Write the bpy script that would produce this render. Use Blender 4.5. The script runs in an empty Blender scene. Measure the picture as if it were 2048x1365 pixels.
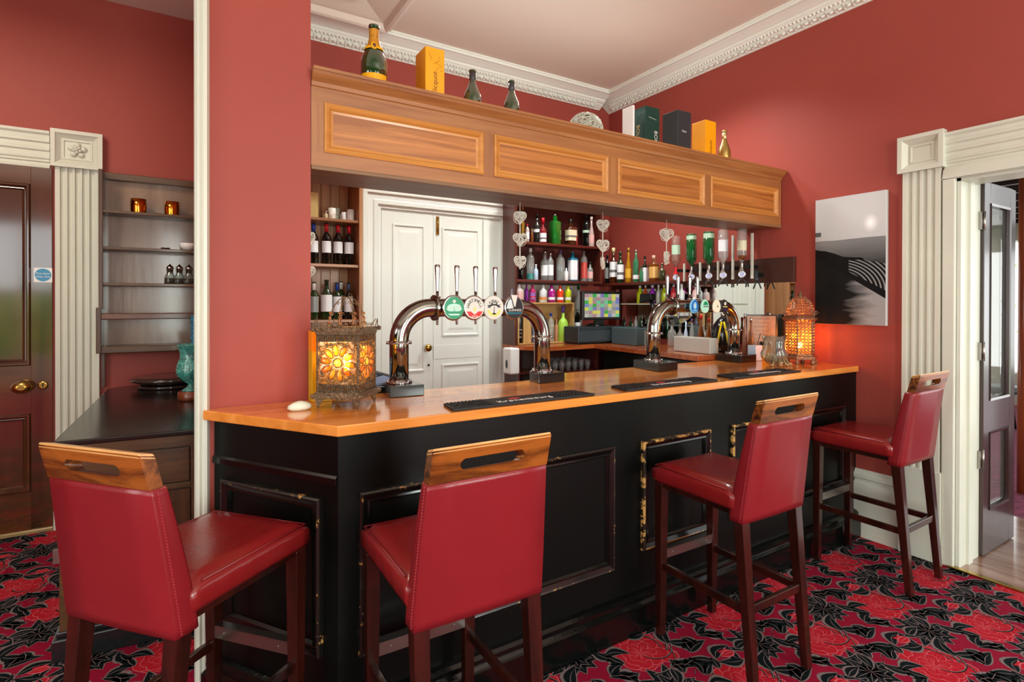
import bpy, bmesh, math, random
from mathutils import Vector, Matrix
S = bpy.context.scene
COL = S.collection
PI = math.pi
rnd = random.Random(7)

# ------------------------------------------------------------------ camera
F_PX, CX, CY = 1107.935, 1067.367, 611.186
YAW, PITCH, ROLL = 0.574173, -0.004774, 0.0022157
EYE = Vector((0, 0, 1.6))
_F = Vector((math.sin(YAW)*math.cos(PITCH), math.cos(YAW)*math.cos(PITCH), math.sin(PITCH)))
_R0 = Vector((math.cos(YAW), -math.sin(YAW), 0)); _U0 = _R0.cross(_F)
_R = _R0*math.cos(ROLL) + _U0*math.sin(ROLL)
_U = -_R0*math.sin(ROLL) + _U0*math.cos(ROLL)
cam = bpy.data.cameras.new('camera'); camo = bpy.data.objects.new('camera', cam); COL.objects.link(camo)
M3 = Matrix((_R, _U, -_F)).transposed()
camo.matrix_world = Matrix.Translation(EYE) @ M3.to_4x4()
cam.sensor_width = 36; cam.sensor_fit = 'HORIZONTAL'; cam.lens = F_PX/2048*36
cam.shift_x = -(CX-1024)/2048; cam.shift_y = (CY-682.5)/2048
cam.clip_start = .05; cam.clip_end = 200
S.camera = camo

def at(px, py, X=None, Y=None, Z=None):
    """where the sight line of a photo pixel meets a plane of the room"""
    d = _F + _R*((px-CX)/F_PX) - _U*((py-CY)/F_PX)
    if X is not None: t = (X-EYE.x)/d.x
    elif Y is not None: t = (Y-EYE.y)/d.y
    else: t = (Z-EYE.z)/d.z
    return EYE + d*t

# ------------------------------------------------------------------ materials
def lin(c):
    if isinstance(c, str):
        c = c.lstrip('#'); c = [int(c[i:i+2], 16)/255 for i in (0, 2, 4)]
    return tuple(x/12.92 if x <= .04045 else ((x+.055)/1.055)**2.4 for x in c)
_mc = {}
def nodes(name):
    m = bpy.data.materials.new(name); m.use_nodes = True
    nt = m.node_tree; b = nt.nodes['Principled BSDF']
    return m, nt, b
def mat(name, col, rough=.5, metal=0, bump=0, bscale=40, var=0, vscale=6, coat=0, spec=.5, emit=None, estr=0, trans=0, ior=1.45, sheen=0, croug=.1):
    if name in _mc: return _mc[name]
    m, nt, b = nodes(name); c = lin(col)
    b.inputs['Base Color'].default_value = (*c, 1)
    b.inputs['Roughness'].default_value = rough; b.inputs['Metallic'].default_value = metal
    b.inputs['Coat Weight'].default_value = coat; b.inputs['Coat Roughness'].default_value = croug
    b.inputs['Specular IOR Level'].default_value = spec
    b.inputs['Transmission Weight'].default_value = trans; b.inputs['IOR'].default_value = ior
    b.inputs['Sheen Weight'].default_value = sheen
    if emit: b.inputs['Emission Color'].default_value = (*lin(emit), 1); b.inputs['Emission Strength'].default_value = estr
    tc = nt.nodes.new('ShaderNodeTexCoord')
    if var:
        n = nt.nodes.new('ShaderNodeTexNoise'); n.inputs['Scale'].default_value = vscale; n.inputs['Detail'].default_value = 6
        nt.links.new(tc.outputs['Object'], n.inputs['Vector'])
        r = nt.nodes.new('ShaderNodeValToRGB')
        r.color_ramp.elements[0].position = .3; r.color_ramp.elements[1].position = .7
        r.color_ramp.elements[0].color = (*[x*(1-var) for x in c], 1); r.color_ramp.elements[1].color = (*[min(1, x*(1+var)) for x in c], 1)
        nt.links.new(n.outputs[0], r.inputs[0]); nt.links.new(r.outputs[0], b.inputs['Base Color'])
    if bump:
        n = nt.nodes.new('ShaderNodeTexNoise'); n.inputs['Scale'].default_value = bscale; n.inputs['Detail'].default_value = 5
        nt.links.new(tc.outputs['Object'], n.inputs['Vector'])
        q = nt.nodes.new('ShaderNodeBump'); q.inputs['Strength'].default_value = bump; q.inputs['Distance'].default_value = .01
        nt.links.new(n.outputs[0], q.inputs['Height']); nt.links.new(q.outputs[0], b.inputs['Normal'])
    _mc[name] = m; return m
def wood(name, c1, c2, axis='X', scale=1., rough=.35, coat=.3, streak=18., contrast=(.35, .65), bump=.05, spec=.5, croug=.1):
    """procedural timber: noise stretched along the grain"""
    if name in _mc: return _mc[name]
    m, nt, b = nodes(name)
    tc = nt.nodes.new('ShaderNodeTexCoord'); mp = nt.nodes.new('ShaderNodeMapping')
    s = [streak*scale]*3; s['XYZ'.index(axis)] = 1.1*scale
    mp.inputs['Scale'].default_value = s
    n = nt.nodes.new('ShaderNodeTexNoise'); n.inputs['Scale'].default_value = 1.; n.inputs['Detail'].default_value = 7; n.inputs['Roughness'].default_value = .62; n.inputs['Distortion'].default_value = .6
    r = nt.nodes.new('ShaderNodeValToRGB'); e = r.color_ramp.elements
    e[0].position, e[1].position = contrast; e[0].color = (*lin(c1), 1); e[1].color = (*lin(c2), 1)
    nt.links.new(tc.outputs['Object'], mp.inputs[0]); nt.links.new(mp.outputs[0], n.inputs['Vector'])
    nt.links.new(n.outputs[0], r.inputs[0]); nt.links.new(r.outputs[0], b.inputs['Base Color'])
    b.inputs['Roughness'].default_value = rough; b.inputs['Coat Weight'].default_value = coat; b.inputs['Coat Roughness'].default_value = croug
    b.inputs['Specular IOR Level'].default_value = spec
    q = nt.nodes.new('ShaderNodeBump'); q.inputs['Strength'].default_value = bump; q.inputs['Distance'].default_value = .005
    nt.links.new(n.outputs[0], q.inputs['Height']); nt.links.new(q.outputs[0], b.inputs['Normal'])
    _mc[name] = m; return m
def glassy(name, tint, gloss=.5, rough=.03, dens=.04):
    """thin coloured glass: tinted see-through plus a clear reflection"""
    if name in _mc: return _mc[name]
    m = bpy.data.materials.new(name); m.use_nodes = True; nt = m.node_tree
    nt.nodes.clear()
    o = nt.nodes.new('ShaderNodeOutputMaterial'); t = nt.nodes.new('ShaderNodeBsdfTransparent'); g = nt.nodes.new('ShaderNodeBsdfGlossy')
    d = nt.nodes.new('ShaderNodeBsdfDiffuse'); mx = nt.nodes.new('ShaderNodeMixShader'); m2 = nt.nodes.new('ShaderNodeMixShader')
    lw = nt.nodes.new('ShaderNodeLayerWeight'); lw.inputs['Blend'].default_value = gloss
    t.inputs[0].default_value = (*lin(tint), 1); d.inputs[0].default_value = (*lin(tint), 1)
    g.inputs['Roughness'].default_value = rough; g.inputs[0].default_value = (.95, .95, .95, 1)
    m2.inputs[0].default_value = dens
    nt.links.new(t.outputs[0], m2.inputs[1]); nt.links.new(d.outputs[0], m2.inputs[2])
    nt.links.new(lw.outputs['Facing'], mx.inputs[0]); nt.links.new(m2.outputs[0], mx.inputs[1]); nt.links.new(g.outputs[0], mx.inputs[2])
    nt.links.new(mx.outputs[0], o.inputs[0])
    _mc[name] = m; return m
def glowglass(name, tint, share=.55):
    """thin tinted glass that also scatters the lamp behind it"""
    m = glassy(name, tint, .25, .1, share); nt = m.node_tree
    d = [n for n in nt.nodes if n.type == 'BSDF_DIFFUSE'][0]; t = nt.nodes.new('ShaderNodeBsdfTranslucent'); t.inputs[0].default_value = (*lin(tint), 1)
    l = d.outputs[0].links[0].to_socket; nt.links.new(t.outputs[0], l); nt.nodes.remove(d); return m
def wear(name, base, chip, rough=.25, coat=.6, amt=.62, scale=14, spec=.5):
    """gloss paint with worn spots of bare timber (follows the wear, not the light)"""
    if name in _mc: return _mc[name]
    m, nt, b = nodes(name)
    tc = nt.nodes.new('ShaderNodeTexCoord'); n = nt.nodes.new('ShaderNodeTexNoise'); n.inputs['Scale'].default_value = scale; n.inputs['Detail'].default_value = 8; n.inputs['Roughness'].default_value = .7
    r = nt.nodes.new('ShaderNodeValToRGB'); e = r.color_ramp.elements; e[0].position = amt; e[1].position = amt+.02
    e[0].color = (*lin(base), 1); e[1].color = (*lin(chip), 1)
    nt.links.new(tc.outputs['Object'], n.inputs['Vector']); nt.links.new(n.outputs[0], r.inputs[0]); nt.links.new(r.outputs[0], b.inputs['Base Color'])
    b.inputs['Roughness'].default_value = rough; b.inputs['Coat Weight'].default_value = coat; b.inputs['Coat Roughness'].default_value = .12; b.inputs['Specular IOR Level'].default_value = spec
    _mc[name] = m; return m

RED = mat('red_wall_paint', '#9c453b', .55, bump=.03, bscale=120, var=.05, vscale=1.2, spec=.35)
CLOS = mat('white_cupboard_paint', '#e0e3dc', .32)
CREAM = mat('cream_gloss_paint', '#d0d1c3', .35, var=.03, vscale=3, spec=.5)
WHITE = mat('white_paint', '#e4e2da', .35)
CORN = mat('cornice_paint', '#e8ebe2', .5)
CEIL = mat('ceiling_paint', '#ddd0c3', .7)
BLACKP = wear('black_gloss_paint', '#050807', '#3a2c1e', .38, .04, .74, 9, .22)
BLACKM = wear('black_gloss_moulding', '#050807', '#4a3826', .22, .3, .77, 16, .4)
CHIP = wear('worn_black_edge', '#12110e', '#b98a4c', .3, .3, .60, 22)
CHIPG = wear('well_worn_edge', '#1c150c', '#c79a56', .35, .2, .50, 16)
COUNTER = wood('orange_varnished_counter', '#c97224', '#ee9d4c', 'X', .9, .15, .45, 14, (.3, .7), .02)
PINE = wood('honey_timber_rail', '#86502a', '#ae7542', 'X', .9, .42, .12, 22, (.3, .7))
PINEV = wood('honey_timber_upright', '#86502a', '#ae7542', 'Z', .9, .42, .12, 22, (.3, .7))
PINEP = wood('honey_timber_panel', '#8f5220', '#c07c3c', 'X', .7, .36, .2, 30, (.4, .62))
PINEL = wood('honey_timber_moulding', '#b0702f', '#cf9048', 'X', .7, .3, .3, 26, (.3, .7))
SHELFW = wood('shelf_timber', '#9c6840', '#bd875a', 'Z', 1, .5, .1, 20)
MAHOG = wood('mahogany', '#43140d', '#6b2a1c', 'X', 1, .35, .3, 20)
MAHOGV = wood('mahogany_upright', '#3a130d', '#5c2418', 'Z', 1, .35, .3, 20)
OAKD = wood('dark_oak', '#2d1a0e', '#5a3a20', 'Z', 1, .33, .35, 16, (.3, .7))
OAKX = wood('dark_oak_board', '#33200f', '#60401f', 'X', 1, .4, .3, 16, (.3, .7))
DOORW = wood('dark_stained_door', '#241208', '#5a3417', 'Z', 1, .18, 1, 12, (.25, .75), .08, croug=.08)
DOORH = wood('dark_stained_rail', '#241208', '#6a3c18', 'X', 1, .18, 1, 12, (.25, .75), .08, croug=.08)
for _m in (DOORW, DOORH): _m.node_tree.nodes['Principled BSDF'].inputs['Coat IOR'].default_value = 2.0
BLKTOP = mat('glossy_dark_top', '#120e0d', .25, coat=.35, croug=.15)
LEG = wood('stool_leg_timber', '#180704', '#38120a', 'Z', 1, .25, .4, 14)
RAILW = wood('worn_top_rail', '#35180a', '#9a561f', 'X', 2.2, .22, .5, 5, (.42, .62))
RAILL = wood('pale_rail_edge', '#a87038', '#dcaa6a', 'X', 1.3, .3, .4, 9, (.3, .62))
LEATHER = mat('red_leather', '#7e1a21', .32, bump=.06, bscale=160, var=.07, vscale=5, coat=.15, croug=.25)
SEATL = mat('worn_red_leather', '#7c191b', .24, bump=.07, bscale=120, var=.1, vscale=4, coat=.3, croug=.2)
STITCH = mat('red_stitching', '#a8343e', .6)
STEEL = mat('polished_steel', '#969891', .12, 1)
CHROME = mat('chrome', '#b8b8b8', .1, 1)
BSTEEL = mat('brushed_steel', '#a8a29c', .3, 1)
BRASS = mat('brass', '#b89a50', .22, 1)
BRONZE = mat('aged_bronze', '#8a745c', .33, .9, bump=1.0, bscale=170, var=.45, vscale=90)
COPPERL = mat('pinkish_copper', '#b08468', .3, .9, bump=.8, bscale=170, var=.35, vscale=90)
BLACK = mat('black_plastic', '#0c0d0e', .3)
RUBBER = mat('black_rubber', '#1b1d1f', .55, bump=.1, bscale=300)
DGREY = mat('dark_grey_metal', '#2c3438', .35)
MIRROR = mat('mirror_glass', '#e8ece8', .01, 1)
CLEAR = glassy('clear_glass', '#e9f0ec', .25)
PANE = glassy('window_pane', '#f2f6f2', .08)
PAPER = mat('paper_label', '#e6e2d8', .6)
INK = mat('black_ink', '#15130f', .6)
WHITEP = mat('white_plastic', '#ececea', .3)
WICKER = mat('white_wicker', '#ddd8cc', .6, bump=.2, bscale=90)

# ------------------------------------------------------------------ mesh builder
class MB:
    def __init__(s): s.v = []; s.f = []; s.m = []; s.sm = []
    def add(s, vs, fs, mi=0, smooth=False):
        n = len(s.v); s.v += [tuple(p) for p in vs]
        for f in fs: s.f.append([i+n for i in f]); s.m.append(mi); s.sm.append(smooth)
        return s
    def box(s, x0, x1, y0, y1, z0, z1, mi=0, T=None):
        vs = [(x, y, z) for x in (x0, x1) for y in (y0, y1) for z in (z0, z1)]
        if T: vs = [T(*p) for p in vs]
        return s.add(vs, [(0, 1, 3, 2), (4, 6, 7, 5), (0, 4, 5, 1), (2, 3, 7, 6), (0, 2, 6, 4), (1, 5, 7, 3)], mi)
    def hexa(s, b, t, mi=0):
        return s.add(list(b)+list(t), [(0, 3, 2, 1), (4, 5, 6, 7), (0, 1, 5, 4), (1, 2, 6, 5), (2, 3, 7, 6), (3, 0, 4, 7)], mi)
    def prism(s, poly, z0, z1, mi=0, T=None, smooth=False):
        n = len(poly); T = T or (lambda a, b, c: (a, b, c))
        vs = [T(x, y, z0) for x, y in poly]+[T(x, y, z1) for x, y in poly]
        s.add(vs, [list(range(n))[::-1], list(range(n, 2*n))], mi)
        return s.add(vs, [(i, (i+1) % n, (i+1) % n+n, i+n) for i in range(n)], mi, smooth)
    def lathe(s, prof, c=(0, 0, 0), seg=20, mi=0, cap=True, smooth=True, T=None, sq=None):
        vs = []
        for r, z in prof:
            for k in range(seg):
                a = 2*PI*(k+.5)/seg; x, y = math.cos(a), math.sin(a)
                if sq:
                    q = (abs(x)**sq+abs(y)**sq)**(-1/sq); x *= q; y *= q
                p = (c[0]+r*x, c[1]+r*y, c[2]+z)
                vs.append(T(*p) if T else p)
        n = len(prof); fs = [(i*seg+k, i*seg+(k+1) % seg, (i+1)*seg+(k+1) % seg, (i+1)*seg+k) for i in range(n-1) for k in range(seg)]
        s.add(vs, fs, mi, smooth)
        if cap:
            s.add(vs[:seg], [list(range(seg))[::-1]], mi); s.add(vs[-seg:], [list(range(seg))], mi)
        return s
    def tube(s, path, r, seg=8, mi=0, closed=False, smooth=True):
        P = [Vector(p) for p in path]; n = len(P); rr = r if isinstance(r, (list, tuple)) else [r]*n
        up = None; vs = []
        for i in range(n):
            a = P[(i-1) % n] if (closed or i > 0) else P[i]; b = P[(i+1) % n] if (closed or i < n-1) else P[i]
            t = (b-a)
            t = t.normalized() if t.length > 1e-9 else Vector((0, 0, 1))
            if up is None: up = Vector((0, 0, 1)) if abs(t.z) < .9 else Vector((1, 0, 0))
            side = t.cross(up)
            if side.length < 1e-6: side = t.orthogonal()
            side.normalize(); up = side.cross(t).normalized()
            for k in range(seg):
                a2 = 2*PI*k/seg; vs.append(P[i]+side*math.cos(a2)*rr[i]+up*math.sin(a2)*rr[i])
        m = n if closed else n-1
        fs = [(i*seg+k, i*seg+(k+1) % seg, ((i+1) % n)*seg+(k+1) % seg, ((i+1) % n)*seg+k) for i in range(m) for k in range(seg)]
        s.add(vs, fs, mi, smooth)
        if not closed: s.add(vs[:seg], [list(range(seg))[::-1]], mi); s.add(vs[-seg:], [list(range(seg))], mi)
        return s
    def ball(s, c, r, seg=10, rings=6, mi=0, T=None):
        if not isinstance(r, (list, tuple)): r = (r, r, r)
        vs = []
        for i in range(rings+1):
            ph = PI*i/rings
            for k in range(seg):
                a = 2*PI*k/seg; p = (c[0]+r[0]*math.sin(ph)*math.cos(a), c[1]+r[1]*math.sin(ph)*math.sin(a), c[2]+r[2]*math.cos(ph))
                vs.append(T(*p) if T else p)
        return s.add(vs, [(i*seg+k, i*seg+(k+1) % seg, (i+1)*seg+(k+1) % seg, (i+1)*seg+k) for i in range(rings) for k in range(seg)], mi, True)
    def frame(s, u0, u1, v0, v1, prof, T, mi=0, smooth=False):
        """moulded rectangle: prof = (inset, height out) steps"""
        vs = []
        for d, h in prof: vs += [T(u0+d, v0+d, h), T(u1-d, v0+d, h), T(u1-d, v1-d, h), T(u0+d, v1-d, h)]
        fs = [(i*4+k, i*4+(k+1) % 4, (i+1)*4+(k+1) % 4, (i+1)*4+k) for i in range(len(prof)-1) for k in range(4)]
        return s.add(vs, fs, mi, smooth)
    def extr(s, prof, v0, v1, T, mi=0, cap=True, smooth=False):
        n = len(prof); vs = [T(u, v0, w) for u, w in prof]+[T(u, v1, w) for u, w in prof]
        s.add(vs, [(i, i+1, i+1+n, i+n) for i in range(n-1)], mi, smooth)
        if cap: s.add(vs, [list(range(n)), list(range(n, 2*n))[::-1]], mi)
        return s
    def build(s, name, mats, parent=None, bevel=0, loc=None, seg=2, rot=None, shade=None):
        me = bpy.data.meshes.new(name)
        me.from_pydata(s.v, [], s.f)
        if not isinstance(mats, (list, tuple)): mats = [mats]
        for m in mats: me.materials.append(m)
        me.polygons.foreach_set('material_index', s.m); me.polygons.foreach_set('use_smooth', s.sm)
        bm = bmesh.new(); bm.from_mesh(me)
        bmesh.ops.remove_doubles(bm, verts=bm.verts, dist=1e-6)
        bmesh.ops.recalc_face_normals(bm, faces=bm.faces); bm.to_mesh(me); bm.free()
        o = bpy.data.objects.new(name, me); COL.objects.link(o)
        if bevel:
            b = o.modifiers.new('edge', 'BEVEL'); b.width = bevel; b.segments = seg; b.limit_method = 'ANGLE'; b.angle_limit = .7; b.harden_normals = False
        if parent: o.parent = parent
        if loc is not None: o.location = loc
        if rot is not None: o.rotation_euler = rot
        return o
def tag(o, label, cat, group=None, kind=None):
    o['label'] = label; o['category'] = cat
    if group: o['group'] = group
    if kind: o['kind'] = kind
    return o
def struct(o, label=None):
    o['kind'] = 'structure'
    if label: o['label'] = label
    return o
def empty(name, loc=(0, 0, 0), rz=0):
    o = bpy.data.objects.new(name, None); COL.objects.link(o); o.location = loc; o.rotation_euler = (0, 0, rz); o.empty_display_size = .1
    return o
def thing(name, label, cat, loc=(0, 0, 0), rz=0, group=None): return tag(empty(name, loc, rz), label, cat, group)
def copy_tree(o, parent=None):
    c = o.copy(); COL.objects.link(c)
    if parent: c.parent = parent
    for ch in list(o.children): copy_tree(ch, c)
    return c
def text(body, size, mtl, parent, M4, name='lettering', depth=.0006, align='CENTER', space=1.):
    cu = bpy.data.curves.new('t', 'FONT'); cu.body = body; cu.size = size; cu.extrude = depth; cu.align_x = align; cu.align_y = 'CENTER'; cu.space_character = space
    ob = bpy.data.objects.new('t', cu); COL.objects.link(ob)
    dg = bpy.context.evaluated_depsgraph_get(); me = bpy.data.meshes.new_from_object(ob.evaluated_get(dg))
    bpy.data.objects.remove(ob); me.materials.clear(); me.materials.append(mtl)
    o = bpy.data.objects.new(name, me); COL.objects.link(o)
    if parent: o.parent = parent
    o.matrix_local = M4
    return o
def mtx(o, x, y):
    x = Vector(x).normalized(); y = Vector(y).normalized(); z = x.cross(y)
    m = Matrix((x, y, z)).transposed().to_4x4(); m.translation = Vector(o); return m
def arc(c, r, a0, a1, n, ax=(1, 0, 0), ay=(0, 0, 1)):
    c = Vector(c); ax = Vector(ax); ay = Vector(ay)
    return [c+ax*r*math.cos(a0+(a1-a0)*i/n)+ay*r*math.sin(a0+(a1-a0)*i/n) for i in range(n+1)]
TF = lambda Y0: (lambda u, v, w: (u, Y0-w, v))       # a face looking at the room (-Y)
TR = lambda X0: (lambda u, v, w: (X0-w, u, v))       # a face looking left (-X)
# ================================================================== room shell
XR, YB, YF, ZC = 3.97, 4.60, 5.10, 3.80
def wall(name, *boxes, m=RED, label=None):
    b = MB()
    for q in boxes: b.box(*q)
    return struct(b.build(name, m), label)
JY0, JY1, JZ = -.15, 1.425, 2.36
wall('wall_right', (XR, XR+.21, JY1, YB+.05, 0, ZC), (XR, XR+.21, -3.6, JY0, 0, ZC), (XR, XR+.21, JY0, JY1, JZ, ZC), label='red wall with the doorway')
wall('wall_back', (.35, 3.78, YB, YB+.15, 0, ZC), (3.78, XR+.2, YB+.035, YB+.15, 0, ZC), label='red wall behind the bar')
wall('wall_far', (-3.2, .5, YF, YF+.15, 0, ZC), label='red wall behind the sideboard')
wall('wall_left', (-3.35, -3.2, -3.6, -2.4, 0, ZC), (-3.35, -3.2, -.9, .3, 0, ZC), (-3.35, -3.2, 1.8, YF+.1, 0, ZC), (-3.35, -3.2, -2.4, -.9, 0, .5), (-3.35, -3.2, .3, 1.8, 0, .5), (-3.35, -3.2, -2.4, -.9, 3.1, ZC), (-3.35, -3.2, .3, 1.8, 3.1, ZC))
wall('wall_partition', (.112, .50, 2.58, 2.72, 0, ZC), (.3, .45, 2.72, YF, 0, ZC), label='red wall end standing on the counter')
# rear wall with three tall windows behind the camera
WIN = [(-3.1, -1.7), (-.3, 1.1), (2.2, 3.4)]
xs = [-3.2]+[c for w in WIN for c in w]+[XR]
bx = [(xs[i], xs[i+1], -3.75, -3.6, 0, ZC) for i in range(0, len(xs), 2)]
for a, b_ in WIN: bx += [(a, b_, -3.75, -3.6, 0, .5), (a, b_, -3.75, -3.6, 3.1, ZC)]
wall('wall_rear', *bx)
for i, (a, b_) in enumerate(WIN):
    w = MB(); w.frame(a, b_, .5, 3.1, [(0, 0), (0, .09), (.07, .09), (.07, 0)], lambda u, v, h: (u, -3.66+h, v))
    w.box((a+b_)/2-.03, (a+b_)/2+.03, -3.66, -3.6, .5, 3.1); w.box(a, b_, -3.66, -3.6, 1.76, 1.83)
    struct(w.build('window_%d' % (i+1), WHITE))
for i, (a, b_) in enumerate(((-2.4, -.9), (.3, 1.8))):  # left wall windows, added out of view to bring in fill light
    w = MB(); w.frame(a, b_, .5, 3.1, [(0, 0), (0, .09), (.07, .09), (.07, 0)], lambda u, v, h: (-3.26+h, u, v)); w.box(-3.26, -3.2, (a+b_)/2-.03, (a+b_)/2+.03, .5, 3.1); w.box(-3.26, -3.2, a, b_, 1.76, 1.83)
    struct(w.build('window_%d' % (i+4), WHITE))
b = MB(); b.box(-3.2, XR+.2, -3.6, YF, ZC, ZC+.1); ce = struct(b.build('ceiling', CEIL))
# recessed ceiling coffer: a raised rectangular moulding
b = MB(); TC = lambda u, v, w: (u, v, ZC-w*1.9)
b.frame(-1.9, 1.43, .6, 4.30, [(0, 0), (0, .03), (.03, .035), (.05, .055), (.07, .05), (.09, .03), (.12, .028), (.30, .002), (.34, .03), (.38, .03), (.40, .0)], TC)
struct(b.build('trim_1', CEIL), 'ceiling panel moulding')

# cornices with bead and egg bands
def cornice(name, T, L0, L1, mitre0=0, mitre1=0):
    b = MB()
    prof = [(0, 3.655), (.012, 3.655), (.012, 3.662), (.030, 3.668), (.066, 3.692), (.070, 3.700), (.086, 3.704), (.10, 3.716), (.106, 3.716), (.106, 3.735), (.125, 3.738), (.15, 3.75), (.19, 3.765), (.205, 3.765), (.205, 3.785), (.215, 3.785), (.215, 3.80), (0, 3.80)]
    vs = [T(L0+mitre0*w, w, z) for w, z in prof]+[T(L1-mitre1*w, w, z) for w, z in prof]; n = len(prof)
    b.add(vs, [(i, i+1, i+1+n, i+n) for i in range(n-1)])
    L = L1-L0; k = int(L/.062)
    for i in range(k):
        u = L0+.07+(L-.14)*i/k
        b.ball((0, 0, 0), 1, 8, 6, T=lambda x, y, z, u=u: T(u+x*.017, .045+y*.016-z*.02, 3.674+z*.019-y*.0))
        vs = [T(u+.031+dx, w, z) for dx in (-.004, .004) for w, z in ((.022, 3.656), (.034, 3.655), (.066, 3.678), (.066, 3.69))]
        b.add(vs, [(0, 1, 5, 4), (1, 2, 6, 5), (2, 3, 7, 6), (0, 3, 2, 1), (4, 5, 6, 7)])
        for dx in (-.0155, .0155):
            b.ball((0, 0, 0), 1, 6, 5, T=lambda x, y, z, u=u, dx=dx: T(u+dx+x*.012, .082+y*.011, 3.698+z*.011))
    return struct(b.build(name, CORN))
cornice('trim_2', lambda l, w, z: (l, YB-w, z), .45, 3.80, 0, 0)
cornice('trim_3', lambda l, w, z: (XR-w, l, z), -3.6, YB+.03, 0, 0)

# ---------------------------------------------------------------- carpet with woven flowers
CR = mat('carpet_red', '#8c1230', .95, bump=.5, bscale=500, var=.22, vscale=160, spec=.1)
CR2 = mat('carpet_bright_red', '#b01b2a', .95, bump=.5, bscale=500, var=.2, vscale=160, spec=.1)
CRO = mat('carpet_rose_line', '#c8606a', .95, bump=.5, bscale=500, var=.3, vscale=200, spec=.1)
CG = mat('carpet_dark_green', '#0b1416', .95, bump=.5, bscale=500, var=.3, vscale=160, spec=.1)
CGR = mat('carpet_grey_line', '#7a6c6c', .95, bump=.5, bscale=500, var=.35, vscale=220, spec=.1)
cb = MB(); cb.box(-3.2, 3.955, -3.6, YF, -.05, 0, 0)
def petal(L, W, n=8):
    t_ = [i/n for i in range(n+1)]; w_ = [W*math.sin(PI*t**1.55)**.7 if 0 < t < 1 else 0 for t in t_]
    return [(L*(t-.06*(i == n)), w) for i, (t, w) in enumerate(zip(t_, w_))]+[(L*t_[i], -w_[i]) for i in range(n-1, 0, -1)]
def leafpts(L, W, n=7, curve=0., jag=0):
    top = []; bot = []
    for i in range(n+1):
        t = i/n; w = W*math.sin(PI*t**.8)*(1 if not jag else (1+jag*((i % 2)*2-1)))
        cx_ = L*t; cy_ = curve*math.sin(PI*t)*L
        top.append((cx_, cy_+w)); bot.append((cx_, cy_-w))
    return top+bot[::-1][1:-1] if True else None
def put(b, pts, ox, oy, a, z, mi):
    c, s_ = math.cos(a), math.sin(a)
    b.add([(ox+c*x-s_*y, oy+s_*x+c*y, z) for x, y in pts], [list(range(len(pts)))], mi)
def leaf(b, ox, oy, a, L, W, z, curve=.0, fill=3, line=4, vein=True):
    put(b, [(x*1.1-.05*L, y*1.25) for x, y in leafpts(L, W+.003, 7, curve)], ox, oy, a, z, line)
    put(b, leafpts(L, W, 7, curve), ox, oy, a, z+.0003, fill)
    if vein: put(b, leafpts(L*.85, .0018, 6, curve*1.0), ox, oy, a, z+.0006, line)
def stroke(b, pts, w, z, mi):
    n = len(pts); vs = []
    for i in range(n):
        x, y = pts[i]; x0, y0 = pts[max(0, i-1)]; x1, y1 = pts[min(n-1, i+1)]
        dx, dy = x1-x0, y1-y0; l = math.hypot(dx, dy) or 1
        ww = w*(1-.6*i/n); vs += [(x-dy/l*ww, y+dx/l*ww, z), (x+dy/l*ww, y-dx/l*ww, z)]
    b.add(vs, [(2*i, 2*i+1, 2*i+3, 2*i+2) for i in range(n-1)], mi)
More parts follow.
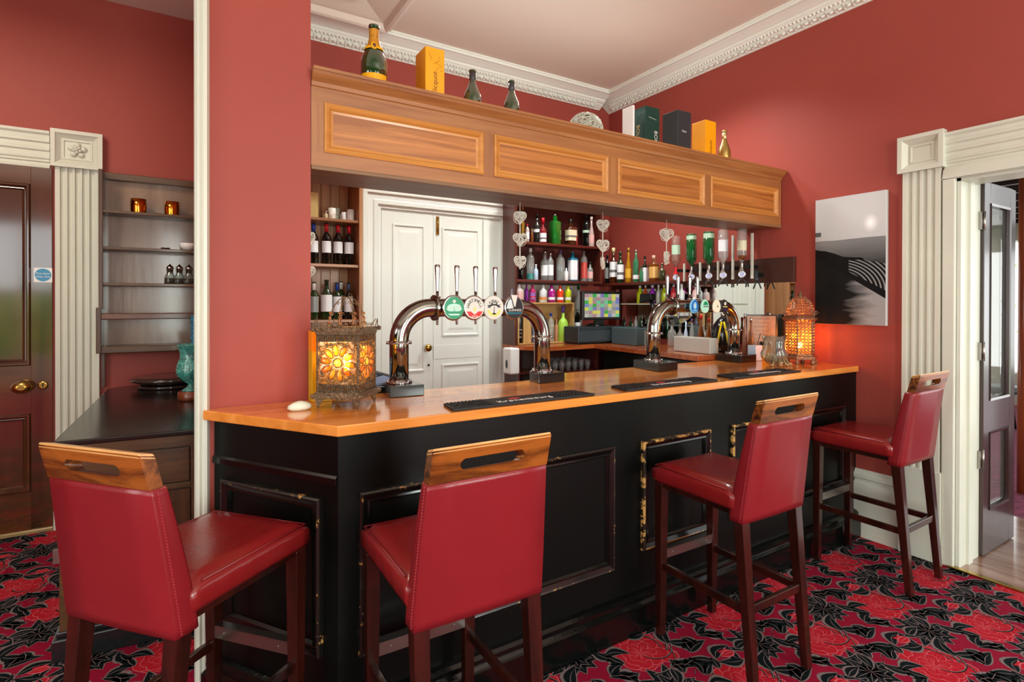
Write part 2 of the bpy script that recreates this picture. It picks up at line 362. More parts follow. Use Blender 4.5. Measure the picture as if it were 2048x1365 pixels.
def motif(b, x, y):
    # big red bloom
    r3 = random.Random(3)
    for ring, (n, L, W) in enumerate(((9, .150, .046), (8, .115, .034), (7, .075, .022))):
        for i in range(n):
            a = 2*PI*i/n+ring*.3+r3.uniform(-.08, .08); l = L*r3.uniform(.85, 1.1)*(1.15 if math.cos(a-.5) > .3 else .9)
            z_ = .0008+.0012*ring+.00012*(i % 3)
            put(b, [(p*1.03, q*1.08) for p, q in petal(l, W+.001)], x, y, a, z_, 2)
            put(b, petal(l, W), x, y, a, z_+.0002, 1)
            for da in (-.16, 0, .16): put(b, leafpts(l*.82, .0009, 4), x, y, a+da, z_+.0003, 2)
    # dark bloom
    dx, dy = x+.275, y+.135
    for ring, (n, L, W) in enumerate(((11, .135, .026), (9, .09, .018))):
        for i in range(n):
            a = 2*PI*i/n+ring*.2; l = L*(1.15 if math.cos(a-2.6) > 0 else .85)
            put(b, [(p*1.05, q*1.15) for p, q in leafpts(l, W+.0015, 6)], dx, dy, a, .004+.0009*ring, 4)
            put(b, leafpts(l, W, 6), dx, dy, a, .0043+.0009*ring, 3)
            put(b, leafpts(l*.85, .0016, 4), dx, dy, a, .0046+.0009*ring, 4)
    # small red bud
    for i in range(3): leaf(b, x+.13, y+.165, 2.2+.45*i, .075, .017, .006+.0007*i, 0, 1, 2)
    # leaves
    for ox, oy, a, L, W, c in ((.16, -.02, .9, .11, .022, .15), (.17, -.01, -.5, .10, .021, -.1), (.12, .10, 2.7, .09, .02, .1), (.10, .11, 1.2, .08, .018, .1),
                               (.02, .17, .3, .10, .020, .2), (.0, .165, 2.4, .085, .018, 0), (-.11, .13, 1.3, .09, .018, -.2), (.20, -.12, .2, .10, .02, .1), (.21, -.12, 1.2, .07, .018, 0),
                               (.33, -.05, -.9, .10, .021, .25), (.34, -.04, .3, .08, .017, .1), (.40, .07, -.4, .09, .019, .2), (-.13, .03, 2.0, .09, .018, .1), (.16, .17, .1, .08, .017, .1), (.44, -.02, 1.9, .08, .017, .1), (.25, -.02, -1.4, .07, .016, .1), (-.1, -.1, 2.6, .08, .018, .2), (.38, .18, 1.5, .08, .017, -.1), (.1, -.17, .1, .07, .015, 0), (-.02, .12, 1.2, .06, .014, 0), (.45, .12, .5, .07, .016, .1), (.05, -.14, -.6, .10, .02, .15), (.04, -.15, -2.0, .08, .016, .1)):
        leaf(b, x+ox, y+oy, a, L*1.3, W*1.25, .0065, c)
    # stems
    def curl(x0, y0, a, r, turns, w):
        pts = []; px_, py_ = x0, y0; n = 14
        for i in range(n):
            pts.append((px_, py_)); a += turns*2*PI/n; st = r*(1-.5*i/n); px_ += st*math.cos(a); py_ += st*math.sin(a)
        stroke(b, pts, w, .0052, 3); stroke(b, [(p+.004, q+.003) for p, q in pts], w*.5, .0056, 4)
    curl(x+.12, y-.05, .6, .030, .35, .006); curl(x-.02, y+.14, .2, .026, -.4, .005); curl(x+.18, y+.02, -1.5, .026, -.5, .005)
    curl(x+.38, y+.1, -1.2, .024, .9, .005); curl(x+.1, y+.2, -.4, .022, -.8, .004); curl(x-.05, y-.14, -.5, .028, .4, .005)
for j in range(-10, 3):
    for i in range(-8, 12):
        my_ = 1.466+j*.385; mx_ = 3.119+i*.55-j*.24
        if -2.4 < mx_ < 4.0 and .3 < my_ < 2.35 : motif(cb, mx_, my_)
for j in range(2, 10):
    for i in range(-12, 3):
        my_ = 1.466+j*.385; mx_ = 3.119+i*.55-j*.24
        if -2.2 < mx_ < .1 and 2.35 <= my_ < 4.95: motif(cb, mx_, my_)
cb.v = [(x_, y_, z_*.14 if z_ > 0 else z_) for x_, y_, z_ in cb.v]
struct(cb.build('floor', [CR, CR2, CRO, CG, CGR]), 'red and dark green floral carpet')
b = MB(); b.box(3.955, 5.3, -1.2, 2.6, -.05, .002)
struct(b.build('floor_threshold', wood('worn_threshold_boards', '#6d4a3a', '#9c8070', 'Y', 1, .2, .4, 10)), 'worn timber threshold')
b = MB(); b.box(3.925, 3.965, -3.6, JY1+.03, 0, .012); struct(b.build('trim_4', BRASS, bevel=.004), 'brass carpet strip')

# ---------------------------------------------------------------- right doorway casing
def flutes(u0, u1, n, base, depth, lip=.02):
    pr = [(u0, 0), (u0, base), (u0+lip, base)]
    w = (u1-u0-2*lip)/n
    for i in range(n):
        a = u0+lip+i*w
        pr += [(a+w*.16, base), (a+w*.22, base-depth), (a+w*.5, base-depth*1.5), (a+w*.78, base-depth), (a+w*.84, base)]
    return pr+[(u1-lip, base), (u1, base), (u1, 0)]
def casing(name, T, u0, u1, v0, vb, vt, n=4, plinth=.42, rose=False, parent=None, m=CREAM, p=.045):
    b = MB(); b.extr(flutes(u0+.01, u1-.01, n, p*.8, p*.28), v0+plinth, vb, T)
    b.box(u0, u1, v0, v0+plinth, 0, p, T=T)
    blk = MB(); blk.frame(u0-.012, u1+.012, vb, vt, [(0, 0), (0, p*1.35), (.025, p*1.35), (.028, p*1.2), (.055, p*.6), (.062, p*.75), (.07, p*.75), (.074, p*.55), (.09, p*.55)], T)
    blk.box(u0+.06, u1-.06, vb+.07, vt-.07, 0, p*.552, T=T)
    cu, cv = (u0+u1)/2, (vb+vt)/2
    if rose:
        for k in range(5):
            a = 2*PI*k/5+.3; blk.ball((0, 0, 0), 1, 10, 6, T=lambda x, y, z, a=a: T(cu+.036*math.cos(a)+x*.022, cv+.036*math.sin(a)+y*.022, p*.55+z*.022))
            blk.ball((0, 0, 0), 1, 10, 6, T=lambda x, y, z, a=a: T(cu+.017*math.cos(a+.6)+x*.012, cv+.017*math.sin(a+.6)+y*.012, p*.9+z*.016))
        blk.ball((0, 0, 0), 1, 10, 6, T=lambda x, y, z: T(cu+x*.009, cv+y*.009, p*1.15+z*.012))
    o = b.build(name, m, parent); 
    q = blk.build('corner_block', m, o)
    return o
def head(name, T, u0, u1, v0, v1, parent=None, p=.04, m=CREAM):
    H = v1-v0
    pr = [(0, 0), (0, .5), (.05, .55), (.08, .3), (.14, .3), (.17, .55), (.22, .4), (.26, .62), (.30, .62), (.34, .42), (.44, .42), (.48, .7), (.53, .7), (.57, .5), (.66, .5), (.70, .8), (.76, .8), (.8, .6), (.88, .66), (.93, .98), (1, 1), (1, 0)]
    b = MB(); b.extr([(v0+a*H, w*p) for a, w in pr], u0, u1, lambda u, v, w: T(v, u, w))
    return b.build(name, m, parent)
T = TR(XR)
o = casing('trim_5', T, 1.49, 1.72, 0, 2.435, 2.665, 4, .56)
b = MB(); b.box(1.425, 1.49, 0, JZ, 0, .03, T=T); b.box(JY0-.05, 1.49, JZ, 2.42, 0, .03, T=T)
jm = b.build('jamb_architrave', CREAM, o, bevel=.006)
b = MB(); b.box(XR, XR+.21, JY1-.02, JY1+.02, 0, JZ); b.box(XR, XR+.21, JY0-.02, JY1, JZ-.02, JZ+.02); b.box(XR, XR+.21, JY0-.02, JY0+.02, 0, JZ); b.box(XR+.1, XR+.16, JY1-.035, JY1, 0, JZ); b.box(XR+.21, 4.261, JY1-.02, JY1+.06, 0, JZ+.02)
b.build('door_jamb', CREAM, o)
head('door_head_moulding', T, -.32, 1.485, 2.42, 2.64, o); struct(o, 'cream fluted doorway casing')
casing('trim_6', T, JY0-.32, JY0-.07, 0, 2.435, 2.665, 4, .56)['kind'] = 'structure'
def skirting(name, T, u0, u1, h=.46, p=.03):
    b = MB(); b.extr([(0, 0), (0, p), (h*.80, p), (h*.82, p*.7), (h*.86, p*.55), (h*.88, p*1.1), (h*.93, p*1.1), (h*.97, p*.5), (h, p*.35), (h, 0)], u0, u1, lambda u, v, w: T(v, u, w)); return struct(b.build(name, CREAM))
skirting('baseboard_right', T, 1.72, 2.03)
skirting('baseboard_rear', lambda u, v, w: (u, -3.6+w, v), -3.2, XR)

# ---------------------------------------------------------------- brown glazed door leaf, folded back outward
LF = wood('brown_door_paint', '#2a1b1a', '#3e2e29', 'Z', 1, .25, .4, 10)
LX0, LX1, LY0, LY1, LZ = 4.264, 4.80, 1.385, 1.432, 2.37
d = thing('glazed_door', 'brown glazed door leaf folded back beyond the cream doorway', 'door', (LX0, LY1, 0)); d['kind'] = 'structure'
def part(b, name, m, par, bevel=0, **k):
    o = b.build(name, m, par, bevel, **k); o.location = Vector(o.location)-par.location if par.type == 'EMPTY' else o.location; return o
b = MB()
for q in ((LX0, LX0+.1, .01, LZ), (LX1-.1, LX1, .01, LZ)): b.box(q[0], q[1], LY0, LY1, q[2], q[3])
for z0, z1 in ((.01, .28), (.78, .98), (LZ-.13, LZ)): b.box(LX0+.1, LX1-.1, LY0, LY1, z0, z1)
part(b, 'door_frame', LF, d, .004)
for z0, z1 in ((.28, .78), (.98, LZ-.13)):
    b = MB(); b.box(LX0+.1, LX1-.1, LY0+.018, LY0+.026, z0, z1); part(b, 'glass_pane', PANE, d)
    b = MB(); b.frame(LX0+.1, LX1-.1, z0, z1, [(0, .0), (.0, .006), (.014, .002), (.018, -.016)], TF(LY0)); part(b, 'glazing_bead', LF, d)
for z in (.62, 1.30, 2.12):
    b = MB(); b.box(LX0-.035, LX0+.002, LY0+.004, LY1-.006, z-.055, z+.055); b.tube([(LX0-.004, LY0-.002, z-.06), (LX0-.004, LY0-.002, z+.06)], .006, 8); part(b, 'hinge', BSTEEL, d)

# ---------------------------------------------------------------- room beyond the doorway
b = MB(); b.box(5.3, 12, -3, 4.5, -.05, .0); struct(b.build('floor_garden_room', mat('purple_red_carpet', '#6c2440', .95, var=.6, vscale=14, bump=.4, bscale=200)), 'carpet beyond the doorway')
b = MB(); b.box(4.18, 12, 3.2, 3.3, 0, .5); b.box(4.18, 5.3, 3.2, 3.3, .5, 3.0); b.box(4.18, 12, 3.2, 3.3, 2.6, 3.0)
for x in (6.2, 7.6, 9.0, 10.4): b.box(x, x+.09, 3.2, 3.3, .5, 2.6)
struct(b.build('wall_garden_room', mat('garden_room_paint', '#8b8578', .6)))
b = MB(); b.box(12, 12.1, -3, 3.3, 0, .5); b.box(12, 12.1, -3, 3.3, 2.5, 3)
for y in (-2, -.8, .4, 1.6, 2.9): b.box(12, 12.1, y, y+.1, .5, 2.5)
struct(b.build('wall_garden_end', mat('garden_room_paint', '#8b8578', .6)))
b = MB(); b.box(4.2, 12.1, -3, 3.3, 3.0, 3.08)
for k in range(12): b.box(5.0+k*.6, 5.06+k*.6, -3, 3.3, 2.86, 3.0)
struct(b.build('ceiling_garden_room', mat('dark_beams', '#2a1c14', .6)))
LEAFM = mat('garden_leaves', '#86b038', .6, var=.5, vscale=3)
b = MB(); r9 = random.Random(5)
for k in range(3000):
    x, z = r9.uniform(6.2, 16), r9.uniform(.3, 3.2); y = r9.uniform(3.9, 5.2)
    y -= r9.uniform(0, 5)*(x > 12.6); s_ = r9.uniform(.03, .09); a, c = r9.uniform(0, 6.3), r9.uniform(-1, 1)
    dx, dy, dz = s_*math.cos(a), s_*.5*c, s_*math.sin(a)
    b.add([(x-dx, y-dy, z-dz), (x-dz*.4, y, z+dx*.4), (x+dx, y+dy, z+dz), (x+dz*.4, y, z-dx*.4)], [(0, 1, 2, 3)])
tag(b.build('garden_foliage', LEAFM), 'bright green garden foliage seen through the door glass', 'foliage', kind='stuff')
st = thing('low_stool', 'small dark stool on the carpet beyond the glazed door', 'stool', (8.9, 2.72, 0))
b = MB(); b.lathe([(.2, .46), (.24, .47), (.24, .53), (.2, .55)], (8.9, 2.72, 0), 20); part(b, 'seat', mat('slate_cushion', '#3a464c', .5), st)
for k in range(4):
    a = PI/4+k*PI/2; b = MB(); b.tube([(8.9+.12*math.cos(a), 2.72+.12*math.sin(a), .46), (8.9+.17*math.cos(a), 2.72+.17*math.sin(a), 0)], .02, 8); part(b, 'leg', BLACK, st)
b = MB(); b.tube([(6.0, 1.68, 0), (6.0, 1.68, 3.0)], .035, 12); tag(b.build('timber_post', wood('red_brown_post', '#7a3a22', '#a4562f', 'Z')), 'red brown timber post standing beyond the door glass', 'post')

b = MB(); r9 = random.Random(8)
for k in range(900):
    x, z, y = r9.uniform(-7, 6), r9.uniform(0, 1.9), -6.5+r9.uniform(-.3, .3); s_ = r9.uniform(.08, .25); a = r9.uniform(0, 6.3)
    b.add([(x-s_*math.cos(a), y, z-s_*math.sin(a)), (x+s_*.5*math.sin(a), y+.05, z-s_*.5*math.cos(a)), (x+s_*math.cos(a), y, z+s_*math.sin(a)), (x-s_*.5*math.sin(a), y-.05, z+s_*.5*math.cos(a))], [(0, 1, 2, 3)])
b.box(-8, 7, -7.2, -6.8, 0, 1.8)
tag(b.build('garden_hedge', LEAFM), 'green hedge outside the rear windows, seen only in reflections', 'hedge', kind='stuff')
b = MB(); b.box(-20, 20, -20, -3.8, -.1, -.02); struct(b.build('ground_outside', mat('lawn', '#7a9a4a', .9)))
# ================================================================== white cupboard doors behind the bar
T = TF(YB-.012)
b = MB(); b.box(1.40, 2.64, .0, 2.44, -.011, -.006, T=T); pr = [(0, 0), (0, .02), (.02, .035), (.05, .035), (.06, .02), (.10, .02), (.11, .028), (.14, .028), (.15, .012), (.17, .012)]
b.frame(1.27, 2.76, -.2, 2.56, [(d_, h) for d_, h in pr]+[(.17, -.006)], T)
door1 = struct(b.build('door_1', CLOS), 'white panelled cupboard doors in a moulded frame')
def leafdoor(name, u0, u1, panels, par, T, m=CLOS, t=.03, z0=.02, z1=2.37):
    b = MB(); b.box(u0, u1, z0, z1, -.006, .002, T=T)
    prof = [(0, .002), (.004, .012), (.014, .012), (.024, .003), (.05, .004), (.075, .008)]
    for a in panels: b.frame(*a, prof, T); b.box(a[0]+.07, a[1]-.07, a[2]+.07, a[3]-.07, -.006, .0078, T=T)
    return b.build(name, m, par)
leafdoor('door_leaf', 1.45, 1.905, [(1.54, 1.83, 1.0, 2.27), (1.54, 1.83, .2, .85)], door1, T)
leafdoor('door_leaf', 1.912, 2.40, [(1.99, 2.36, 1.30, 2.27), (1.99, 2.36, .2, 1.05)], door1, T)
b = MB(); b.box(1.912, 2.40, 1.10, 1.22, -.006, .0045, T=T)
b.box(2.40, 2.46, 0, 2.37, -.03, .02, T=T); b.build('door_stop', CLOS, door1)
b = MB(); b.lathe([(.012, 0), (.012, .03), (.03, .04), (.034, .055), (.028, .07), (.01, .076)], (0, 0, 0), 16, T=lambda x, y, z: T(1.845+x, 1.205+y, z)); b.build('door_knob', BRASS, door1)
b = MB(); b.box(1.935, 1.962, 2.20, 2.36, 0, .012, T=T); b.tube([T(1.948, 2.22, .015), T(1.948, 2.34, .015)], .006, 8); b.build('bolt', BRASS, door1)
b = MB(); b.lathe([(.011, 0), (.011, .006), (.004, .008)], (0, 0, 0), 12, T=lambda x, y, z: T(1.868+x, 1.05+y, z)); b.build('keyhole', DGREY, door1)

# ================================================================== timber wine shelving left of the cupboard
w = thing('wine_rack_shelving', 'honey coloured timber shelving holding wine bottles beside the white cupboard', 'shelves', (.46, YB, 0))
b = MB(); b.box(1.174, 1.202, 4.26, YB-.002, 0, 2.62); b.box(.455, .48, 4.26, YB-.002, 0, 2.62); part(b, 'side_panel', SHELFW, w, .002)
b = MB()
for k in range(10): b.box(.48+k*.0694, .48+(k+1)*.0694-.002, YB-.02, YB-.002, 0, 2.6)
part(b, 'back_boards', SHELFW, w, .002)
WS = [2.225, 1.885, 1.47, 1.05, .6]
for z in WS:
    b = MB(); b.box(.48, 1.174, 4.275, YB-.02, z-.022, z); part(b, 'shelf', PINE, w, .003)
b = MB(); b.box(.45, 1.21, 4.25, YB-.002, 2.6, 2.64); part(b, 'top_board', PINE, w)

# ================================================================== mahogany back-bar shelving
w = thing('back_bar_shelving', 'dark mahogany bottle shelving on the wall right of the white cupboard', 'shelves', (2.62, YB, 1.2))
b = MB(); b.box(2.595, 2.62, 4.33, YB-.05, 1.212, 2.62); part(b, 'side_panel', MAHOGV, w)
b = MB(); b.box(3.60, 3.63, 4.33, YB-.002, 1.79, 2.62); part(b, 'side_panel', MAHOGV, w)
b = MB(); b.box(2.79, 3.63, YB-.022, YB-.002, 1.78, 2.62); b.box(2.62, 2.79, YB-.06, YB-.05, 1.212, 2.62); part(b, 'back_panel', mat('maroon_back', '#4c1a16', .45, var=.15), w)
for z in (2.165, 1.815):
    b = MB(); b.box(2.62, 3.60, 4.335, YB-.061, z-.024, z); part(b, 'shelf', MAHOG, w, .003)
b = MB(); b.box(2.595, 3.69, 4.33, YB-.002, 2.6, 2.64); part(b, 'top_board', MAHOG, w)
w = thing('side_bottle_shelf', 'dark shelf of whiskies on the deep red right wall', 'shelf', (3.9, 4.0, 1.8))
b = MB(); b.box(3.70, XR-.003, 3.46, 4.56, 1.775, 1.80); part(b, 'shelf_board', MAHOG, w, .003)
b = MB(); b.box(XR-.02, XR-.003, 3.44, 4.56, 1.74, 1.775); part(b, 'wall_batten', MAHOG, w)
b = MB(); b.box(2.80, 3.55, YB-.012, YB-.002, 1.24, 1.78); m_ = struct(b.build('trim_7', mat('pinkish_tile', '#b9a79a', .3)), 'tiled splashback behind the till')
b = MB(); b.box(XR-.012, XR-.001, 2.46, 4.50, 1.26, 1.762)
tag(b.build('bar_mirror', MIRROR), 'long mirror on the right wall under the dark optics board', 'mirror')
w = thing('optics_board', 'long dark brown board carrying the upturned spirit bottles', 'board', (XR, 3.0, 1.85))
b = MB(); b.box(XR-.035, XR-.001, 2.455, 3.44, 1.764, 1.955); part(b, 'backing_board', mat('dark_brown_board', '#43261e', .35, var=.1), w, .002)

# ================================================================== L shaped back counter
w = thing('back_counter', 'L shaped timber back counter running under the mirror', 'counter', (3.2, 4.1, 0))
b = MB(); b.prism([(2.59, 4.545), (2.60, 4.28), (2.76, 4.05), (3.32, 4.08), (3.22, 2.76), (XR-.002, 2.76), (XR-.002, 4.58)], 1.17, 1.21)
part(b, 'worktop', wood('reddish_worktop', '#8a3d1c', '#b5602f', 'X', 1, .22, .5), w, .003)
b = MB(); b.box(2.79, 3.3, 4.54, 4.56, .3, 1.17); b.box(3.36, 3.39, 4.1, 4.58, 0, 1.17); b.box(2.605, 2.625, 4.28, 4.53, 0, 1.17); b.box(2.79, 2.81, 4.12, 4.53, 0, 1.17); part(b, 'cupboard_sides', MAHOGV, w)
for z in (.965, .72):
    b = MB(); b.box(2.625, 3.36, 4.30, 4.53, z-.02, z); b.box(2.81, 3.36, 4.12, 4.30, z-.02, z); part(b, 'under_shelf', MAHOG, w)
FR = thing('bottle_fridge', 'black under-counter fridge with lit glass doors below the till', 'fridge', (3.4, 3.4, 0))
b = MB(); b.box(3.42, XR-.01, 2.78, 4.06, .02, 1.14); part(b, 'cabinet', BLACK, FR)
b = MB()
for y in (2.80, 3.22, 3.63):
    b.frame(y, y+.41, .2, .98, [(0, 0), (0, .03), (.035, .03), (.035, .0)], TR(3.42))
part(b, 'door_frame', BLACK, FR)
for y in (2.835, 3.255, 3.665):
    b = MB(); b.box(3.395, 3.40, y, y+.34, .235, .945); part(b, 'glass_door', mat('lit_fridge_glass', '#9fb4b8', .08, var=.5, vscale=14), FR)

# ================================================================== dark door, casing, shelves and sideboard in the left room
T = TF(YF)
dd = thing('door_2', 'dark stained four panel timber door', 'door', (-1.1, YF, 0)); del dd['category']; dd['kind'] = 'structure'
b = MB(); b.box(-.835, -.722, .03, 2.53, 0, .022, T=T); b.box(-1.62, -1.50, .03, 2.53, 0, .022, T=T); b.box(-1.21, -1.08, .03, 2.53, 0, .022, T=T); part(b, 'stile', DOORW, dd, .002)
b = MB()
for z0, z1 in ((.03, .29), (.83, 1.16), (2.41, 2.53)):
    b.box(-1.50, -1.21, z0, z1, 0, .0215, T=T); b.box(-1.08, -.835, z0, z1, 0, .0215, T=T)
part(b, 'rail', DOORH, dd)
for u0, u1 in ((-1.08, -.835), (-1.50, -1.21)):
    for z0, z1 in ((.29, .83), (1.16, 2.41)):
        b = MB(); b.frame(u0, u1, z0, z1, [(0, .022), (.008, .034), (.018, .034), (.03, .018), (.036, .02), (.046, .006)], T); b.box(u0+.04, u1-.04, z0+.04, z1-.04, 0, .006, T=T); part(b, 'door_panel', DOORW, dd)
b = MB(); b.lathe([(.03, 0), (.03, .006), (.012, .01), (.012, .035), (.042, .045), (.052, .06), (.045, .078), (.02, .088)], (0, 0, 0), 20, T=lambda x, y, z: T(-.872+x*1.1, 1.018+y*.8, .022+z)); part(b, 'door_knob', BRASS, dd)
b = MB(); b.lathe([(.03, 0), (.028, .004), (.02, .006)], (0, 0, 0), 18, T=lambda x, y, z: T(-.772+x, 1.018+y, .022+z)); part(b, 'escutcheon', BRASS, dd)
b = MB(); b.box(-.775, -.769, 1.003, 1.026, .028, .0295, T=T); b.ball(T(-.772, 1.028, .026), .006, 8, 6); part(b, 'keyhole', BLACK, dd)
sg = MB(); sg.box(-.819, -.722, 1.735, 1.835, .022, .0235, T=T); sg = tag(sg.build('fire_door_notice', WHITEP), 'small white notice with a blue disc on the dark door', 'sign')
b = MB(); b.lathe([(.044, .0), (.044, .0008)], (0, 0, 0), 28, T=lambda x, y, z: T(-.7705+x, 1.785+y, .0235+z)); b.build('blue_disc', mat('sign_blue', '#3f93bd', .4), sg)
for k, tx in enumerate(('Fire door', 'keep shut')):
    text(tx, .019, WHITEP, sg, mtx(T(-.7705, 1.795-.021*k, .0250), (1, 0, 0), (0, 0, 1)))
o = casing('trim_8', T, -.715, -.452, 0, 2.545, 2.805, 5, .3, rose=True); struct(o, 'cream fluted pilaster with a rose block')
struct(head('trim_9', T, -2.2, -.735, 2.53, 2.785), 'cream moulded head over the dark door')
b = MB(); b.extr([(0, 0), (0, .03), (.02, .035), (.03, .012), (.05, .01)], -1.62, -.72, lambda u, v, w: (v, YF-w-.0, u)); struct(b.build('trim_10', wood('pale_threshold', '#8b7048', '#b59a68', 'X')), 'door threshold strip')
b = MB(); b.box(-1.75, -1.62, 0, 2.53, 0, .04, T=T); struct(b.build('trim_11', CREAM))
b = MB(); pz = [(0, 0), (0, .018), (.008, .024), (.016, .018), (.024, .026), (.034, .026), (.04, .012), (.044, .0)]
b.extr([(.072+u_, w_) for u_, w_ in pz], 0, ZC, TF(2.58)); b.box(.066, .1125, 2.58, 2.74, 0, ZC)
struct(b.build('trim_12', CREAM), 'cream edge moulding of the opening')

w = thing('wall_shelving', 'old dark timber wall shelving with worn boards above the sideboard', 'shelves', (-.44, YF, 1.2))
AGED = wood('aged_back_boards', '#644834', '#a98a70', 'Z', .5, .22, .4, 9, (.25, .75), .3)
b = MB(); b.box(-.44, .22, YF-.02, YF-.002, 1.25, 2.50); part(b, 'back_panel', AGED, w)
b = MB(); b.box(-.451, -.425, 4.90, YF-.002, 1.55, 2.53); b.box(-.462, -.432, 4.86, YF-.002, 1.24, 1.56); b.box(.2, .225, 4.90, YF-.002, 1.24, 2.53); part(b, 'side_panel', OAKD, w, .004)
b = MB(); b.box(-.44, .22, 5.03, YF-.002, 2.485, 2.535); part(b, 'top_rail', OAKX, w, .004)
for z in (2.248, 1.99, 1.735):
    b = MB(); b.box(-.425, .2, 4.895, YF-.02, z-.022, z); part(b, 'shelf', OAKX, w, .004)
b = MB(); b.box(-.455, .2, 4.865, YF-.02, 1.475, 1.517); part(b, 'deep_shelf', wood('reddish_board', '#4a2616', '#744228', 'X'), w, .006)
b = MB(); b.box(-.44, .2, 4.87, YF-.02, 1.235, 1.285); part(b, 'bottom_shelf', OAKX, w, .008)
LZB = [2.248, 1.99, 1.735]
b = MB(); b.box(-.449, -.43, 5.05, YF-.002, .98, 1.24); struct(b.build('trim_13', OAKD))
# things on those shelves
COPPER = mat('shiny_copper', '#d98a2c', .12, 1)
for px, lb in ((277, 'shiny copper cup at the left on the top shelf'), (344, 'shiny copper cup at the right on the top shelf')):
    p = at(px, 420, Y=4.98); h = .105; r = .049
    c = MB(); c.lathe([(r*.96, 0), (r*.97, .002), (r, h*.5), (r*1.0, h), (r*.94, h), (r*.93, .01), (0.001, .01)], (0, 0, 0), 24, cap=False); c.lathe([(.001, 0), (r*.96, 0)], seg=24, cap=False)
    tag(c.build('copper_cup', COPPER, loc=(p.x, 4.99, 2.2485)), lb, 'cup', 'copper cups')
    if px == 277: c.build
p = at(376, 495, Y=4.98); c = MB(); c.lathe([(.02, 0), (.035, .004), (.05, .025), (.056, .055), (.052, .055), (.046, .027), (.03, .01), (.001, .008)], (0, 0, 0), 24, cap=False); tag(c.build('bowl', WHITEP, loc=(p.x, 4.98, 1.9905)), 'small white bowl on the second shelf by the cream edge', 'bowl')
p = at(334, 496, Y=4.97); c = MB()
for k in range(9): c.ball((p.x+rnd.uniform(-.03, .03), 4.97+rnd.uniform(-.02, .02), 1.9975), (.012, .01, .008), 6, 4)
tag(c.build('dried_chillies', mat('dark_dried_red', '#2c0f0c', .6)), 'small heap of dark dried pods beside the white bowl', 'dried pods', kind='stuff')
def cruet(x, y, z, lb):
    t = thing('oil_bottle', lb, 'bottle', (x, y, z), 0, 'steel topped cruet bottles')
    c = MB(); c.lathe([(.001, 0), (.036, 0), (.038, .01), (.036, .055), (.022, .078), (.018, .09)], (0, 0, 0), 20, cap=False); c.build('glass_body', CLEAR, t)
    c = MB(); c.lathe([(.033, .004), (.034, .042)], (0, 0, 0), 20); c.build('dark_vinegar', mat('dark_vinegar', '#1b0f0a', .2), t)
    c = MB(); c.lathe([(.020, .085), (.020, .11), (.024, .112), (.024, .122), (.018, .132), (.008, .14), (.004, .148)], (0, 0, 0), 18); c.build('steel_top', CHROME, t)
for px, lb in ((340, 'leftmost steel topped vinegar bottle on the third shelf'), (359, 'second steel topped vinegar bottle from the left on the third shelf'), (378, 'third steel topped vinegar bottle from the left on the third shelf'), (394, 'steel topped vinegar bottle half hidden by the cream edge')):
    p = at(px+(3 if px > 390 else 0), 567, Y=4.97); cruet(p.x, 4.975, 1.7355, lb)

# sideboard
w = thing('sideboard', 'dark oak sideboard with a glossy near-black top', 'sideboard', (-.2, 4.1, 0))
b = MB(); pts = [(-.455, 3.20), (.27, 3.14), (.27, 5.06), (-.28, 5.06), (-.36, 5.03), (-.405, 4.95)]
b.prism(pts, .955, .98); part(b, 'top_board', BLKTOP, w, .006)
b = MB(); b.prism([(-.435, 3.225), (.27, 3.165), (.27, 5.05), (-.39, 5.05)], .10, .955); part(b, 'carcass', OAKD, w)
b = MB(); b.prism([(-.46, 3.19), (.27, 3.13), (.27, 5.05), (-.40, 5.05)], 0, .10); b.prism([(-.447, 3.21), (.27, 3.15), (.27, 5.05), (-.395, 5.05)], .10, .125); part(b, 'plinth', mat('dark_painted_plinth', '#1a1c1e', .2, coat=.5), w, .006)
TS = lambda u, v, h: (-.435+u*.705/.7075, 3.225-u*.06/.7075-h, v)
b = MB(); b.box(0, .708, .90, .955, 0, .012, T=TS); b.box(0, .055, .125, .90, 0, .014, T=TS); b.box(.50, .56, .125, .90, 0, .014, T=TS); b.box(.055, .5, .70, .725, 0, .01, T=TS); part(b, 'face_frame', OAKX, w, .003)
b = MB(); b.box(.06, .495, .73, .895, 0, .018, T=TS); q = part(b, 'drawer', OAKX, w, .004)
b = MB(); b.tube([TS(.25, .82, .02), TS(.25, .82, .04), TS(.31, .82, .04), TS(.31, .82, .02)], .006, 8); k_ = b.build('drawer_handle', BLACK, q); k_.location = -w.location
b = MB(); b.box(.06, .495, .13, .695, 0, .014, T=TS); b.frame(.06, .495, .13, .695, [(0, .014), (0, .02), (.06, .02), (.07, .008)], TS); part(b, 'cupboard_door', OAKD, w)
b = MB(); b.box(-.02, .03, .44, .5, .01, .03, T=TS); part(b, 'catch', BSTEEL, w)
# mosaic lamp on a turned base, round dark tray behind
t = thing('mosaic_glass_lamp', 'green crackled mosaic glass goblet on a round wooden base', 'lamp', (.085, 4.13, .9805))
c = MB(); c.lathe([(.07, 0), (.075, .01), (.075, .05), (.068, .056)], (0, 0, 0), 28); c.build('wooden_base', wood('turned_base', '#5a2413', '#86401f', 'X'), t)
MOS = mat('mosaic_green', '#3f8f84', .08, var=.75, vscale=70, spec=.8, bump=.4, bscale=70, coat=.6)
c = MB(); c.lathe([(.05, .056), (.052, .064), (.022, .085), (.018, .10), (.045, .12), (.078, .155), (.085, .19), (.076, .235), (.062, .27), (.064, .30), (.078, .345), (.082, .352), (.078, .352), (.062, .30), (.058, .26)], (0, 0, 0), 28); c.build('mosaic_goblet', MOS, t)
t = thing('mosaic_candlestick', 'slim blue mosaic pillar standing behind the green goblet', 'candlestick', (.118, 4.42, .9805))
